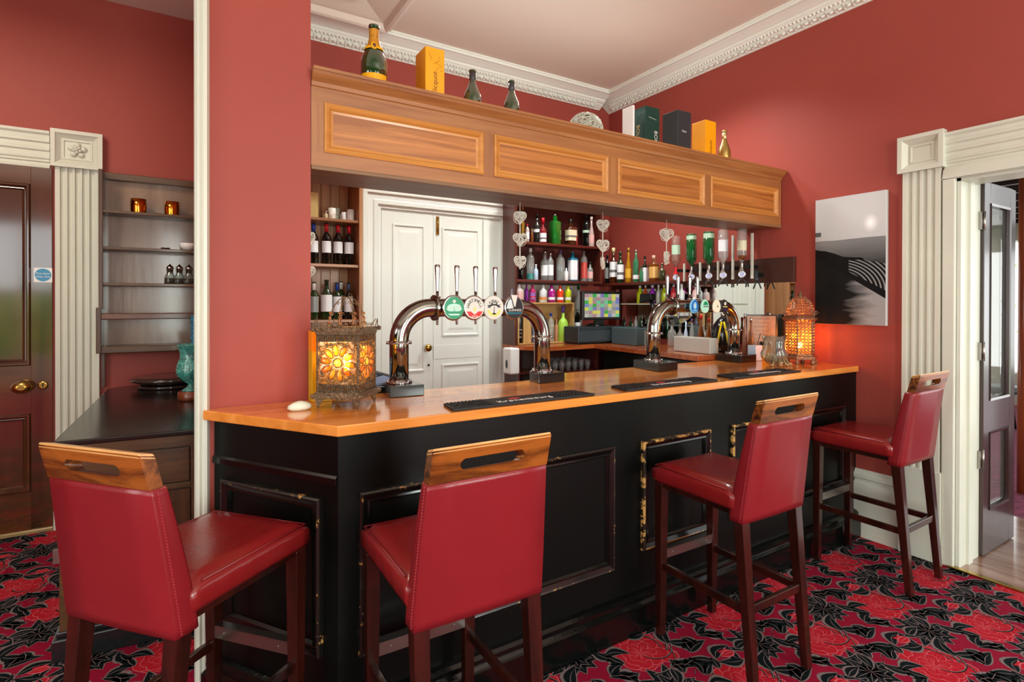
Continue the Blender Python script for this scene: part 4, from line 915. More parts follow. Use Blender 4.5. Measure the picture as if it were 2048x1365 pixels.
# pierced sides
for a in range(4):
    A, B_ = cor[a], cor[(a+1) % 4]; ud = (B_-A).normalized(); nn = Vector((ud.y, -ud.x, 0)); nn = nn if (A-cen).dot(nn) > 0 else -nn
    TW = lambda u, v, w, A=A, ud=ud, nn=nn: A+ud*u+Vector((0, 0, v))+nn*w
    b = MB(); r5 = random.Random(11+a)
    for zz0, zz1 in ((1.238, 1.268), (1.442, 1.470)):     # filigree bands
        for i in range(17):
            for j in range(3):
                u, v = .006+.1585*(i+.5)/17, zz0+(zz1-zz0)*(j+.5)/3
                b.tube([TW(u+0.0052*math.cos(q*PI/3), v+.0052*math.sin(q*PI/3), .001) for q in range(6)], .0017, 4, closed=True)
        for v in (zz0, zz1): b.tube([TW(0, v, .001), TW(.17, v, .001)], .002, 5)
    for k in range(230):                                   # random curls around the flower
        u, v = r5.uniform(.008, .162), r5.uniform(1.272, 1.438)
        if math.hypot(u-.085, v-1.355) < .072: continue
        r_ = r5.uniform(.004, .007); b.tube([TW(u+r_*math.cos(q*PI/3), v+r_*math.sin(q*PI/3), .001) for q in range(6)], .0015, 4, closed=True)
    for k in range(10):
        an = 2*PI*k/10+.15; c0 = (.085+.052*math.cos(an), 1.355+.052*math.sin(an))
        pts = []
        for q in range(12):
            x, y = .024*math.cos(q*PI/6), .0125*math.sin(q*PI/6); pts.append(TW(c0[0]+x*math.cos(an)-y*math.sin(an), c0[1]+x*math.sin(an)+y*math.cos(an), .002))
        b.tube(pts, .0017, 5, closed=True)
    b.tube([TW(.085+.019*math.cos(q*PI/8), 1.355+.019*math.sin(q*PI/8), .002) for q in range(16)], .002, 5, closed=True)
    b.tube([TW(.085+.08*math.cos(q*PI/12), 1.355+.08*math.sin(q*PI/12), .001) for q in range(24)], .0014, 5, closed=True)
    for zz0, zz1 in ((1.236, 1.268), (1.442, 1.472)): b.box(.002, .168, zz0, zz1, -.005, -.002, T=TW)
    pn = bl(b, 'filigree_panel', BRONZE)
    b = MB(); b.box(.004, .166, 1.268, 1.442, -.004, -.003, T=TW); b.build('honey_liner', LIN, pn)
    b = MB(); b.ball((0, 0, 0), 1, 12, 6, T=lambda x, y, z: TW(.085+x*.017, 1.355+y*.017, .001+z*.006)); b.build('glass_centre', AM3, pn)
    for k in range(10):
        an = 2*PI*k/10+.15
        b = MB(); b.ball((0, 0, 0), 1, 10, 6, T=lambda x, y, z: TW(.085+.052*math.cos(an)+x*.022*math.cos(an)-y*.0115*math.sin(an), 1.355+.052*math.sin(an)+x*.022*math.sin(an)+y*.0115*math.cos(an), .001+z*.005))
        b.build('glass_petal', AM1 if k % 3 else AM2, pn)
    b = MB()
    for k in range(5):
        for v in (1.253, 1.456): b.ball(TW(.02+.0325*k, v, .003), .0048, 8, 5)
    b.build('glass_bead', AM2, pn)
    b = MB(); b.tube([TW(0, 1.53, .012), TW(.022, 1.498, .012)], .002, 5); b.tube([TW(0, 1.53, .012), TW(0, 1.497, .014)], .002, 5)
    b.tube([TW(.17, 1.53, .012), TW(.148, 1.498, .012)], .002, 5)
    for k in range(5):
        c = (.045+.02*k, 1.508); b.tube([TW(c[0]+(.009-.0007*q)*math.cos(q*.7), c[1]+(.009-.0007*q)*math.sin(q*.7), .01) for q in range(12)], .0012, 4)
    bl(b, 'crest_scroll', BRONZE)
b = MB(); D_ = .066
for k in range(8):
    a = 2*PI*k/8+.2; ax = Vector((math.cos(a), math.sin(a), 0))
    b.tube([cen+ax*D_*1.15*math.cos(q*PI/16)+Vector((0, 0, 1.498+.125*math.sin(q*PI/16))) for q in range(9)], .0018, 6)
    for j in range(3): b.ball(cen+ax*D_*(1.13-.03*j)+Vector((0, 0, 1.515+.02*j)), .0055, 6, 4, 1)
    for j in range(2):
        c = cen+ax*D_*(.95-.35*j)+Vector((0, 0, 1.55+.045*j)); sd = Vector((-ax.y, ax.x, 0)); b.tube([c+sd*(.011-.001*q)*math.cos(q*.8)+Vector((0, 0, (.011-.001*q)*math.sin(q*.8))) for q in range(10)], .0012, 4)
b.tube([cen+Vector((0, 0, 1.61)), cen+Vector((.012, 0, 1.64)), cen+Vector((.02, 0, 1.63)), cen+Vector((.018, 0, 1.615))], .0016, 5)
bl(b, 'wire_dome', [BRONZE, AM2])
b = MB(); b.ball((cen.x, cen.y, 1.36), (.016, .016, .024), 14, 10); b.lathe([(.008, -.03), (.01, 0)], (cen.x, cen.y, 1.34), 10); bl(b, 'bulb', BULB)
b = MB(); b.lathe([(.012, 0), (.012, .1)], (cen.x, cen.y, 1.215), 12); ringbox(b, .0, 1.208, 1.214, .08); bl(b, 'bulb_holder', BRONZE)
point('lantern_light', (cen.x-.02, cen.y-.01, 1.40), 1.9, '#ffd498', .02); point('lantern_light', (cen.x, cen.y, 1.26), 0.5, '#ffd498', .02)

# hexagonal pierced lantern by the right wall
HC = Vector((3.765, 2.30, 0)); HR = .098
t = thing('hexagonal_lantern', 'six sided pierced copper lantern glowing at the right end of the bar top', 'lantern', (HC.x, HC.y, 1.171)); LL = -Vector(t.location)
hx = [HC+Vector((HR*math.cos(PI/3*k+.38), HR*math.sin(PI/3*k+.38), 0)) for k in range(6)]
def hexring(b, r0, r1, z0, z1): b.lathe([(r0, z0), (r1, z1)], (HC.x, HC.y, 0), 6, smooth=False, T=None)
def hl(prof, nm, m, par=None):
    b = MB(); c, s = math.cos(.38-PI/6), math.sin(.38-PI/6)
    b.lathe(prof, (0, 0, 0), 6, smooth=False, cap=False, T=lambda x, y, z: (HC.x+c*x-s*y, HC.y+s*x+c*y, z)); return bl(b, nm, m, par)
hl([(.07, 1.205), (.122, 1.205), (.126, 1.215), (.118, 1.225), (.104, 1.23), (.104, 1.24), (.09, 1.24)], 'base_ring', COPPERL)
hl([(.09, 1.474), (.106, 1.474), (.122, 1.486), (.126, 1.495), (.114, 1.503), (.104, 1.506), (.09, 1.506)], 'top_ring', COPPERL)
for k in range(6):
    p = hx[k]; b = MB(); b.tube([p*1.0+Vector((0, 0, 1.235)), p+Vector((0, 0, 1.478))], .006, 6); bl(b, 'corner_post', COPPERL)
    q_ = HC+(p-HC)*1.08; b = MB(); b.lathe([(.012, .0), (.016, .012), (.008, .025), (.012, .036)], (q_.x, q_.y, 1.1715), 8); bl(b, 'foot', COPPERL)
    A, B_ = hx[k], hx[(k+1) % 6]; W_ = (B_-A).length; ud = (B_-A).normalized(); nn = ((A+B_)/2-HC).normalized()
    TW = lambda u, v, w: A+ud*u+Vector((0, 0, v))+nn*w
    b = MB(); n1 = 4; n2 = 11; cw = W_/n1; ch = .234/n2
    for i in range(n1):
        for j in range(n2):
            cu_, cv_ = cw*(i+.5), 1.240+ch*(j+.5)
            b.tube([TW(cu_+cw*.46*math.cos(q*PI/4), cv_+ch*.46*math.sin(q*PI/4), 0) for q in range(8)], .0030, 4, closed=True)
            if j < n2-1 and i < n1-1: b.tube([TW(cu_+cw/2+cw*.25*math.cos(q*PI/2), cv_+ch/2+ch*.25*math.sin(q*PI/2), 0) for q in range(4)], .0014, 4, closed=True)
    pn = bl(b, 'pierced_panel', COPPERL)
    b = MB(); b.box(.004, W_-.004, 1.242, 1.473, -.005, -.004, T=TW); b.build('amber_pane', LIN, pn)
    # roof facet, pierced
    b = MB(); tp = 1.640
    for i in range(9):
        f = i/9; z = 1.508+.132*math.sin(f*PI/2*.98); rr = 1.02*math.cos(f*PI/2*.93)
        P0 = HC+(A-HC)*rr; P1 = HC+(B_-HC)*rr; nn_ = max(1, int(5*rr+.5))
        b.tube([P0+Vector((0, 0, z)), P1+Vector((0, 0, z))], .0016, 4)
        if i < 8:
            for j in range(nn_):
                c = P0.lerp(P1, (j+.5)/nn_)+Vector((0, 0, z+.008)); w2 = (P1-P0).length/nn_*.42
                b.tube([c+ud*w2*math.cos(q*PI/4)+Vector((0, 0, .0085*math.sin(q*PI/4))) for q in range(8)], .0015, 4, closed=True)
    b.tube([HC+(A-HC)*1.02*math.cos(i/10*PI/2*.93)+Vector((0, 0, 1.508+.132*math.sin(i/10*PI/2*.98))) for i in range(10)], .004, 6)
    bl(b, 'roof_facet', COPPERL)
    for sgn in (1,):
        c = HC+(A-HC)*1.12+Vector((0, 0, 1.525)); o_ = (A-HC).normalized(); b = MB()
        b.tube([c+o_*(.018-.0014*q)*math.cos(q*.7)+Vector((0, 0, .004+(.018-.0014*q)*math.sin(q*.7))) for q in range(12)], .0022, 5); bl(b, 'corner_scroll', COPPERL)
b = MB(); b.lathe([(.02, 1.634), (.010, 1.645), (.014, 1.655), (.016, 1.662), (.006, 1.67), (.009, 1.678), (.004, 1.69), (.001, 1.698)], (HC.x, HC.y, 0), 12); bl(b, 'finial', BRONZE)
b = MB(); b.ball((HC.x-.015, HC.y-.01, 1.30), (.015, .015, .022), 14, 10); bl(b, 'bulb', BULB)
b = MB(); b.lathe([(.01, 0), (.01, .07)], (HC.x-.015, HC.y-.01, 1.21), 10); b.lathe([(.095, 0), (.095, .004)], (HC.x, HC.y, 1.208), 6); bl(b, 'bulb_holder', BRONZE)
point('lantern_light', (HC.x+.01, HC.y-.02, 1.36), 8.5, '#ffa044', .02); point('lantern_light', (HC.x, HC.y, 1.30), .9, '#ffb060', .02)

# ================================================================== bottles
PROF = {
 'wine': ([(.93, 0), (1, .01), (1, .60), (.88, .67), (.45, .755), (.38, .79), (.36, .97), (.42, .972), (.42, 1)], (.78, 1.002, .385), (.18, .50)),
 'champ': ([(.9, 0), (1, .015), (1, .40), (.93, .48), (.62, .62), (.42, .72), (.34, .80), (.32, .955), (.42, .958), (.42, 1)], (.72, .955, .37), (.15, .38)),
 'spirit': ([(.95, 0), (1, .01), (1, .58), (.9, .64), (.42, .72), (.38, .76), (.37, .90)], (.87, 1, .42), (.16, .50)),
 'square': ([(.96, 0), (1, .01), (1, .66), (.9, .70), (.35, .74), (.32, .88)], (.85, 1, .38), (.18, .58)),
 'squat': ([(.9, 0), (1, .02), (1, .45), (.85, .56), (.34, .66), (.30, .80)], (.78, 1, .42), (.15, .45)),
 'tall': ([(.95, 0), (1, .01), (1, .70), (.8, .76), (.36, .82), (.34, .92)], (.88, 1, .40), (.18, .56)),
 'optic': ([(.9, 0), (1, .015), (1, .78), (.85, .85), (.42, .92), (.36, 1)], (.9, 1, .4), (.1, .3)),
 'jar': ([(.9, 0), (1, .02), (1, .50), (.75, .60), (.34, .66), (.30, .80)], (.80, 1, .30), (.1, .3)),
 'liq': ([(.9, 0), (1, .02), (.96, .3), (.8, .5), (.42, .66), (.34, .72), (.32, .94)], (.88, 1, .40), (.14, .40)),
}
ZM = {1.8155: 2.138, 1.603: 1.786, 1.8855: 2.198, 1.4705: 1.858, 2.1655: 2.59}
def bottle(px, ytop, wpx, z0, lb, style='spirit', glass=None, label=PAPER, cap=None, X=None, Y=None, pourer=False, group=None, name='spirit_bottle', lab=None, lmat2=None, inv=False, zt=None, zmax=9):
    q = at(px, ytop, X=X, Y=Y); d = (q-EYE).dot(_F); r = wpx/2*d/F_PX; h = min(zt or q.z, zmax, ZM.get(z0, 9))-z0
    prof, (c0, c1, cr_), (l0, l1) = PROF[style]
    if lab: l0, l1 = lab
    sq = 6 if style == 'square' else None
    ang = math.atan2(-q.y, -q.x)
    if inv:
        Z = lambda z: h-z
    else: Z = lambda z: z
    b = MB(); b.lathe([(r*a, Z(h*b_)) for a, b_ in prof], (0, 0, 0), 20, sq=sq); 
    o = tag(b.build(name, glass or CLEAR, loc=(q.x, q.y, z0)), lb, 'bottle', group)
    if label:
        b = MB(); n = 12; vs = []
        for z in (l0, l1):
            for k in range(n+1):
                a = ang-1.15+2.3*k/n; x, y = math.cos(a), math.sin(a)
                if sq:
                    f = (abs(x)**sq+abs(y)**sq)**(-1/sq); x *= f; y *= f
                vs.append((x*r*1.015, y*r*1.015, Z(h*z)))
        b.add(vs, [(k, k+1, k+n+2, k+n+1) for k in range(n)], 0, True); l_ = b.build('paper_label', label, o)
        if lmat2:
            b = MB(); vs = []
            for z in (l0+(l1-l0)*.3, l0+(l1-l0)*.48):
                for k in range(n+1):
                    a = ang-1.1+2.2*k/n; x, y = math.cos(a), math.sin(a)
                    if sq:
                        f = (abs(x)**sq+abs(y)**sq)**(-1/sq); x *= f; y *= f
                    vs.append((x*r*1.025, y*r*1.025, Z(h*z)))
            b.add(vs, [(k, k+1, k+n+2, k+n+1) for k in range(n)], 0, True); b.build('label_band', lmat2, l_)
    if cap:
        b = MB(); b.lathe([(r*cr_, Z(h*c0)), (r*cr_*1.02, Z(h*c1*.995)), (r*cr_*.8, Z(h*c1))], (0, 0, 0), 14); b.build('cap', cap, o)
    if pourer:
        b = MB(); b.lathe([(r*.3, h*prof[-1][1]), (r*.34, h*(prof[-1][1]+.03)), (r*.1, h*(prof[-1][1]+.05)), (r*.08, h*1.0)], (0, 0, 0), 10); b.build('pourer', CHROME, o)
    return o
GD = glassy('dark_green_glass', '#1d3a1c', .3, .04, .85); GBK = glassy('near_black_glass', '#0c100e', .3, .03, .9); GGR = glassy('bright_green_glass', '#1f8f2c', .3, .03, .55)
GMID = glassy('clear_green_glass', '#4fa878', .3, .03, .4); GAM = glassy('amber_spirit', '#a0561a', .3, .03, .45); GAMD = glassy('dark_amber_spirit', '#5a2a10', .3, .03, .6)
GRDS = glassy('red_liqueur', '#a51d25', .3, .03, .6); GBL = glassy('blue_spirit', '#1f8fb0', .3, .03, .6); GCL = glassy('pale_clear_glass', '#f0f6f4', .3, .04, .2)
GPK = glassy('pale_pink_glass', '#e8cfc8', .25, .05, .6); GYL = glassy('yellow_amber', '#d59a20', .3, .03, .55); GOL = glassy('olive_glass', '#4c4a26', .3, .03, .55)
C_ = lambda n, c: mat(n, c, .35)
REDC, BLUC, WHC, BLKC, GLDC, CRMC = C_('red_foil', '#c41524'), C_('blue_foil', '#1c3f9c'), C_('white_cap', '#e8e6e2'), C_('black_cap', '#101010'), mat('gold_foil', '#b98e3c', .3, .7), C_('cream_cap', '#dfd09a')
LB = [C_('label_cream', '#dfd8b8'), C_('label_white', '#e8e8ea'), C_('label_tan', '#d8a860'), C_('label_yellow', '#d9a52c'), C_('label_grey', '#8d8f8c'), C_('label_teal', '#2f7f78'), C_('label_pink', '#d9a8a4'), C_('label_greenish', '#b9d8bf')]
INKL = C_('print_grey', '#6e6c68')
g = 'spirit bottles on the top mahogany shelf'; z = 2.1655; Y = 4.46
bottle(1045, 412, 10, z, 'slim black bottle with a gold neck, half behind the top left wicker heart', 'tall', GBK, GLDC, GLDC, Y=Y, group=g)
bottle(1055, 448, 8, z, 'narrow white labelled bottle with a red cap just right of the left hearts', 'tall', GPK, LB[1], REDC, Y=4.40, group=g)
bottle(1064, 458, 6, z, 'tiny brown miniature bottle on the top mahogany shelf', 'spirit', GAM, None, GLDC, Y=4.40, group=g)
bottle(1074, 428, 15, z, 'dark round bottle with a white ribbon label on the top mahogany shelf', 'spirit', glassy('smoky_glass', '#3c3a34', .3, .03, .5), LB[1], BLKC, Y=Y, group=g, lab=(.38, .48))
bottle(1086, 436, 15, z, 'squat red liqueur bottle with a long neck and white label', 'squat', GRDS, LB[1], REDC, Y=4.40, group=g, lab=(.06, .40), lmat2=INKL)
bottle(1110, 424, 20, z, 'bright green square shouldered bottle with a pourer', 'square', GGR, None, None, Y=4.42, pourer=True, group=g)
bottle(1141.5, 439, 23, z, 'dark square amber bottle with a cream label, right of the green one', 'square', GAMD, LB[0], BLKC, Y=4.42, group=g, lmat2=INKL)
bottle(1152, 462, 8, z, 'tiny red miniature bottle beside the cream labelled amber bottle', 'spirit', GRDS, None, WHC, Y=4.38, group=g)
bottle(1172.5, 430, 15, z, 'tall black bottle with a green neck label near the shelf end', 'tall', GBK, LB[7], BLKC, Y=Y, group=g, lab=(.44, .52))
bottle(1183, 434, 12, z, 'pale pink bottle with a white neck at the right end of the top shelf', 'liq', GPK, LB[6], WHC, Y=4.40, group=g)
g = 'gin bottles on the lower mahogany shelf'; z = 1.8155
bottle(1042, 512, 10, z, 'small black bottle behind the lowest left wicker heart', 'squat', GBK, None, BLKC, Y=Y, group=g)
bottle(1061, 497, 16, z, 'clear bottle with a teal base and pourer, leftmost of the gins', 'tall', GCL, LB[5], WHC, Y=4.43, group=g, lab=(.02, .2), pourer=True)
bottle(1072, 529, 9, z, 'tiny pale blue bottle in front of the leftmost gin', 'spirit', C_('pale_blue', '#bcd4ea'), None, WHC, Y=4.38, group=g)
bottle(1090, 501, 18, z, 'wide clear bottle with a white label and silver stopper', 'spirit', GCL, LB[1], CHROME, Y=4.45, group=g)
bottle(1101, 506, 13, z, 'slimmer clear bottle with a white label overlapping its wide neighbour', 'tall', GCL, LB[1], CHROME, Y=4.40, group=g)
bottle(1121, 501, 18, z, 'fluted clear bottle with a dark stopper in the middle of the gins', 'tall', GCL, None, C_('violet_cap', '#4b3a5c'), Y=4.43, group=g)
bottle(1132.5, 530, 8, z, 'small round white flask next to the fluted clear bottle', 'squat', WHITEP, None, None, Y=4.38, group=g)
bottle(1145, 498, 19, z, 'square blue bottle with a white front label and pourer', 'square', GBL, LB[1], None, Y=4.42, pourer=True, group=g, lab=(.04, .64))
bottle(1168, 492, 14, z, 'clear bottle with a red label and long pourer', 'tall', GCL, C_('label_red', '#c0453c'), None, Y=4.43, pourer=True, group=g, lab=(.1, .6))
bottle(1180.5, 524, 12, z, 'short dark capped bottle at the right end of the gins', 'spirit', GCL, LB[6], BLKC, Y=4.40, group=g)
g = 'whiskies on the side shelf'; z = 1.8005; X = 3.80
bottle(1214.5, 511, 11, z, 'slim black bottle at the left end of the whisky shelf', 'tall', GBK, LB[4], BLKC, X=X, group=g)
bottle(1227, 496, 16, z, 'white labelled whisky bottle with a cream cap and shoulders', 'spirit', GAMD, LB[1], CRMC, X=X, group=g, lab=(.18, .6), lmat2=INKL)
bottle(1241, 503, 15, z, 'green glass whisky bottle with a large white label', 'spirit', GD, LB[1], GD, X=X, group=g, lab=(.12, .58), lmat2=INKL)
bottle(1257, 496, 14, z, 'amber bottle with a yellow label and T shaped stopper', 'liq', GYL, LB[3], GLDC, X=X, group=g)
bottle(1272, 497, 13, z, 'green glass bottle with a small white label and pourer on the whisky shelf', 'spirit', GMID, LB[1], None, X=X, pourer=True, group=g, lab=(.1, .22))
bottle(1282.5, 532, 8, z, 'tiny grey green bottle between the green and dark whiskies', 'spirit', GMID, None, GD, X=3.76, group=g)
bottle(1290, 512, 10, z, 'short dark bottle with a silver stripe on the whisky shelf', 'spirit', GBK, LB[1], BLKC, X=X, group=g, lab=(.02, .55))
bottle(1307.5, 511, 18, z, 'square amber bottle with a tan label and pale round stopper', 'square', GAM, LB[2], C_('pale_stopper', '#dcae9c'), X=X, group=g, lab=(.14, .56))
bottle(1324.5, 527, 14, z, 'short olive glass bottle at the right end of the whisky shelf', 'spirit', GOL, None, GOL, X=X, group=g)
# colourful bottles standing on the crate and beside it
g = 'colourful liqueur bottles in a row'; z = 1.603; Y = 4.38
CX1 = at(1149, 640, Y=4.33).x; cr_ = thing('timber_crate', 'pale open timber crate standing on the back counter under the bright bottles', 'crate', (2.95, 4.3, 1.21))
b = MB(); b.box(2.63, CX1, 4.33, 4.48, 1.588, 1.6025); b.box(CX1-.02, CX1, 4.33, 4.48, 1.212, 1.588); b.box(2.63, 2.645, 4.33, 4.48, 1.212, 1.588); b.box(2.63, CX1, 4.33, 4.48, 1.212, 1.225); b.box(2.64, CX1-.01, 4.475, 4.485, 1.22, 1.59); part(b, 'crate_boards', wood('pale_crate', '#a47b48', '#cda468', 'X', 1, .5, 0), cr_, .002)
for px, yt, w_, gl, lb_, m2, lb in ((1026, 560, 9, C_('mauve', '#9a8aa8'), LB[4], None, 'slim grey mauve bottle at the left end of the bright row'), (1038, 553, 20, C_('wrapped_white', '#e4d6d4'), LB[6], None, 'bottle wrapped in pinkish white paper in the bright row'),
      (1053, 566, 8, C_('purple_glass', '#7c1d8c'), None, None, 'narrow purple bottle next to the wrapped one'), (1065, 561, 14, C_('red_violet', '#c23a72'), C_('label_violet', '#8a5aa8'), RD, 'red and violet bottle left of the white one'),
      (1086, 560, 17, C_('milky_white', '#e6ecee'), C_('orange_band', '#d6873c'), None, 'milky white bottle with an orange band'), (1103, 556, 16, C_('magenta', '#b81a8e'), LB[1], None, 'magenta bottle with a white band'),
      (1120, 556, 15, C_('hot_red', '#f0421c'), LB[1], None, 'bright red orange bottle with a white band'), (1136, 556, 14, C_('lime_yellow', '#d6e414'), LB[1], None, 'lime yellow bottle at the right end of the bright row on the crate')):
    gm = glassy(lb.split()[0]+'_tint'+str(px), '#ffffff', .25)
    gm.node_tree.nodes['Transparent BSDF'].inputs[0].default_value = gl.node_tree.nodes['Principled BSDF'].inputs['Base Color'].default_value
    gm.node_tree.nodes['Diffuse BSDF'].inputs[0].default_value = gl.node_tree.nodes['Principled BSDF'].inputs['Base Color'].default_value
    [n for n in gm.node_tree.nodes if n.type == 'MIX_SHADER'][1].inputs[0].default_value = .8
    bottle(px, yt, w_, z, lb, 'spirit', gm, lb_, None, Y=Y, pourer=True, group=g, lab=(.14, .28) if lb_ is LB[1] or px == 1086 else None, name='liqueur_bottle', lmat2=m2)
bottle(1157, 566, 17, 1.2105, 'tall pale green glass bottle standing right of the crate', 'tall', GCL, None, GD, Y=4.42, name='liqueur_bottle')
# mirror-side row on a glass shelf
g = 'bright bottles along the mirror'
w = thing('glass_shelf', 'narrow shelf of bright bottles in front of the mirror below the whiskies', 'shelf', (3.85, 3.8, 1.6)); b = MB(); b.box(3.78, XR-.013, 3.0, 4.50, 1.584, 1.596); part(b, 'shelf_board', mat('pale_shelf_edge', '#c8c2a8', .3), w)
for px, w_, c, lb in ((1280, 13, '#c8dc10', 'yellow green bottle leftmost along the mirror'), (1291, 9, '#e8501c', 'orange red bottle along the mirror behind the scanner'), (1305, 15, '#a03ac0', 'violet bottle in the middle of the mirror row'), (1317, 10, '#c9ccc0', 'pale grey bottle along the mirror'), (1328, 11, '#b8cc20', 'green yellow bottle, fifth along the mirror'),
        (1347, 12, '#d02c40', 'red bottle behind the left tap handles'), (1363, 13, '#d8e0e2', 'white bottle with an orange foot behind the tap handles'), (1391, 12, '#d9b4b4', 'pale rose bottle, last along the mirror')):
    bottle(px, 568, w_, 1.5965, lb, 'spirit', mat('tint_'+lb.replace(' ', '_')[:22], c, .12, coat=.5), LB[1] if px in (1305, 1391) else None, WHC, X=3.84, group=g, name='liqueur_bottle', lab=(.14, .3), zt=1.772)
# wine shelves
g = 'wine bottles on the middle timber shelf'
for px, c, lb in ((627, BLUC, 'blue topped red wine bottle by the pillar edge on the middle shelf'), (653, REDC, 'red topped wine bottle, leftmost of three on the middle shelf'), (676, REDC, 'red topped wine bottle in the centre of three on the middle shelf'), (698, REDC, 'red topped wine bottle, rightmost of three on the middle shelf')):
    bottle(px, 446, 19, 1.8855, lb, 'wine', GBK, LB[1], c, Y=4.37, group=g, name='wine_bottle', lab=(.28, .56), lmat2=None)
g = 'wine bottles on the lower timber shelf'
for px, yt, w_, c, gl, l_, yy, lb in ((628, 565, 19, WHC, GD, LB[4], 4.36, 'green wine bottle with a grey label by the pillar on the lower shelf'), (653, 560, 23, None, GD, LB[1], 4.36, 'bare necked green bottle with a broad white label on the lower shelf'), (674, 566, 18, BLUC, GD, LB[1], 4.36, 'blue capped wine bottle on the lower shelf behind the lantern'),
        (682, 563, 17, WHC, GD, LB[0], 4.48, 'white capped bottle standing behind the blue capped one'), (697, 566, 18, C_('slate_foil', '#3e4c6a'), GBK, LB[1], 4.37, 'slate capped bottle at the right of the lower shelf')):
    bottle(px, yt, w_, 1.4705, lb, 'wine', gl, l_, c, Y=yy, group=g, name='wine_bottle', lab=(.2, .62))
def cup(px, yt, w_, lb, m, h=None, Y=4.38):
    q = at(px, yt, Y=Y); d = (q-EYE).dot(_F); r = w_/2*d/F_PX; h = q.z-2.2255
    b = MB(); b.lathe([(.001, 0), (r*.8, 0), (r*.95, h*.1), (r, h), (r*.93, h), (r*.86, h*.12), (.001, h*.08)], (0, 0, 0), 20, cap=False)
    b.tube([(-r*.9, -.0, h*.75), (-r*1.5, 0, h*.7), (-r*1.5, 0, h*.35), (-r*.9, 0, h*.25)], r*.12, 6); return tag(b.build('cup', m, loc=(q.x, Y, 2.2255)), lb, 'cup', 'cups on the top timber shelf')
cup(664, 417, 15, 'white and green patterned cup, second from the left on the top timber shelf', mat('patterned_china', '#e2dccf', .3, var=.3, vscale=40)); cup(673.5, 417, 12, 'white and green patterned cup nested against its twin', mat('patterned_china2', '#c8d4c4', .3, var=.4, vscale=50), Y=4.47)
cup(688, 425, 9, 'small white cup between the patterned and the large white cup', WHITEP); cup(701, 420, 15, 'large white cup at the right end of the top timber shelf', WHITEP)
cup(652, 428, 7, 'tiny pale cup leaning at the left of the patterned cups', mat('bone_china', '#c9b48c', .4))
q = at(629.5, 386, Y=4.40); b = MB(); b.box(.80, q.x+.022, 4.38, 4.45, 2.2255, q.z); tag(b.build('card_box', mat('kraft_card', '#c9ad6e', .6, var=.1, vscale=20)), 'pale yellow box on the top timber shelf beside the pillar', 'box')
# upturned optics bottles
g = 'upturned bottles on optics'
for k, (px, yt, w_, gl, l_, lab_, cp, lb) in enumerate(((1352, 464, 18, glassy('pale_rose_glass', '#d9b3a8', .3, .03, .3), LB[7], (.3, .6), REDC, 'upturned clear bottle with a red neck, leftmost on the optics'), (1383, 458, 21, GD if False else glassy('green_optic_glass', '#12612c', .3, .03, .7), LB[7], (.06, .18), WHC, 'upturned green bottle, second from the left on the optics'),
        (1418, 457, 23, glassy('green_optic_glass', '#12612c', .3, .03, .7), LB[7], (.06, .2), WHC, 'upturned green bottle, third from the left on the optics'), (1446.5, 457, 20, GCL, LB[1], (.3, .64), WHC, 'upturned clear bottle with a long white label on the optics'), (1484, 459, 19, GCL, LB[0], (.38, .66), REDC, 'upturned clear bottle with amber dregs, rightmost on the optics'))):
    q = at(px, 523, X=3.80); zb = 1.925
    o = bottle(px, yt, w_, zb, lb, 'optic', gl, l_, None, X=3.80, group=g, lab=lab_, inv=True, name='optic_bottle', zt=2.205)
    yy = o.location.y; d_ = (Vector((3.8, yy, 2))-EYE).dot(_F); r = w_/2*d_/F_PX
    if k == 4: b = MB(); b.lathe([(r*.4, .02), (r*.8, .035), (r*.96, .055), (r*.96, .085)], (0, 0, 0), 16); b.build('amber_dregs', GAM, o)
    t = thing('optic_dispenser', 'chrome measure under the '+lb.replace(', ', ' ').replace('upturned ', '').replace(' on the optics', '').replace('from the left', 'along'), 'optic', (3.8, yy, zb), 0, 'optic measures'); L = -Vector(t.location)
    b = MB(); b.lathe([(.012, 0), (.014, -.02), (.013, -.045), (.016, -.06), (.022, -.07), (.022, -.11), (.012, -.125), (.007, -.15)], (3.8, yy, zb+.01), 14); q_ = b.build('measure_body', cp if k in (0,) else BSTEEL, t); q_.location = L
    b = MB(); dirv = Vector((-3.8, -yy, 0)).normalized(); c0 = Vector((3.8, yy, zb-.095))+dirv*.024; sd = Vector((-dirv.y, dirv.x, 0))
    b.lathe([(.030, 0), (.030, .008), (.024, .012), (.022, .010)], (0, 0, 0), 20, T=lambda x, y, z: c0+sd*x+Vector((0, 0, y))+dirv*z); q_ = b.build('round_badge', CHROME, t); q_.location = L
    b = MB(); b.lathe([(.021, 0), (.021, .0125)], (0, 0, 0), 18, T=lambda x, y, z: c0+sd*x+Vector((0, 0, y))+dirv*z); q_ = b.build('badge_disc', C_('badge_lilac', '#b0b2d6'), t); q_.location = L
    b = MB(); b.box(3.80, XR-.037, yy-.05, yy-.012, zb-.045, zb-.02); q_ = b.build('clamp', BLACK, t); q_.location = L
    b = MB()
    for s2 in (-1, 1): b.tube([Vector((3.8, yy, zb-.12)), Vector((3.8, yy, zb-.15))+sd*.024*s2, Vector((3.8, yy, zb-.185))+sd*.036*s2], .006, 6)
    q_ = b.build('push_prongs', DGREY, t); q_.location = L
    b = MB(); b.box(3.83, 3.845, yy-.075, yy-.058, zb-.13, zb+(.23 if k > 2 else .03)); q_ = b.build('upright_bar', CREAM, t); q_.location = L

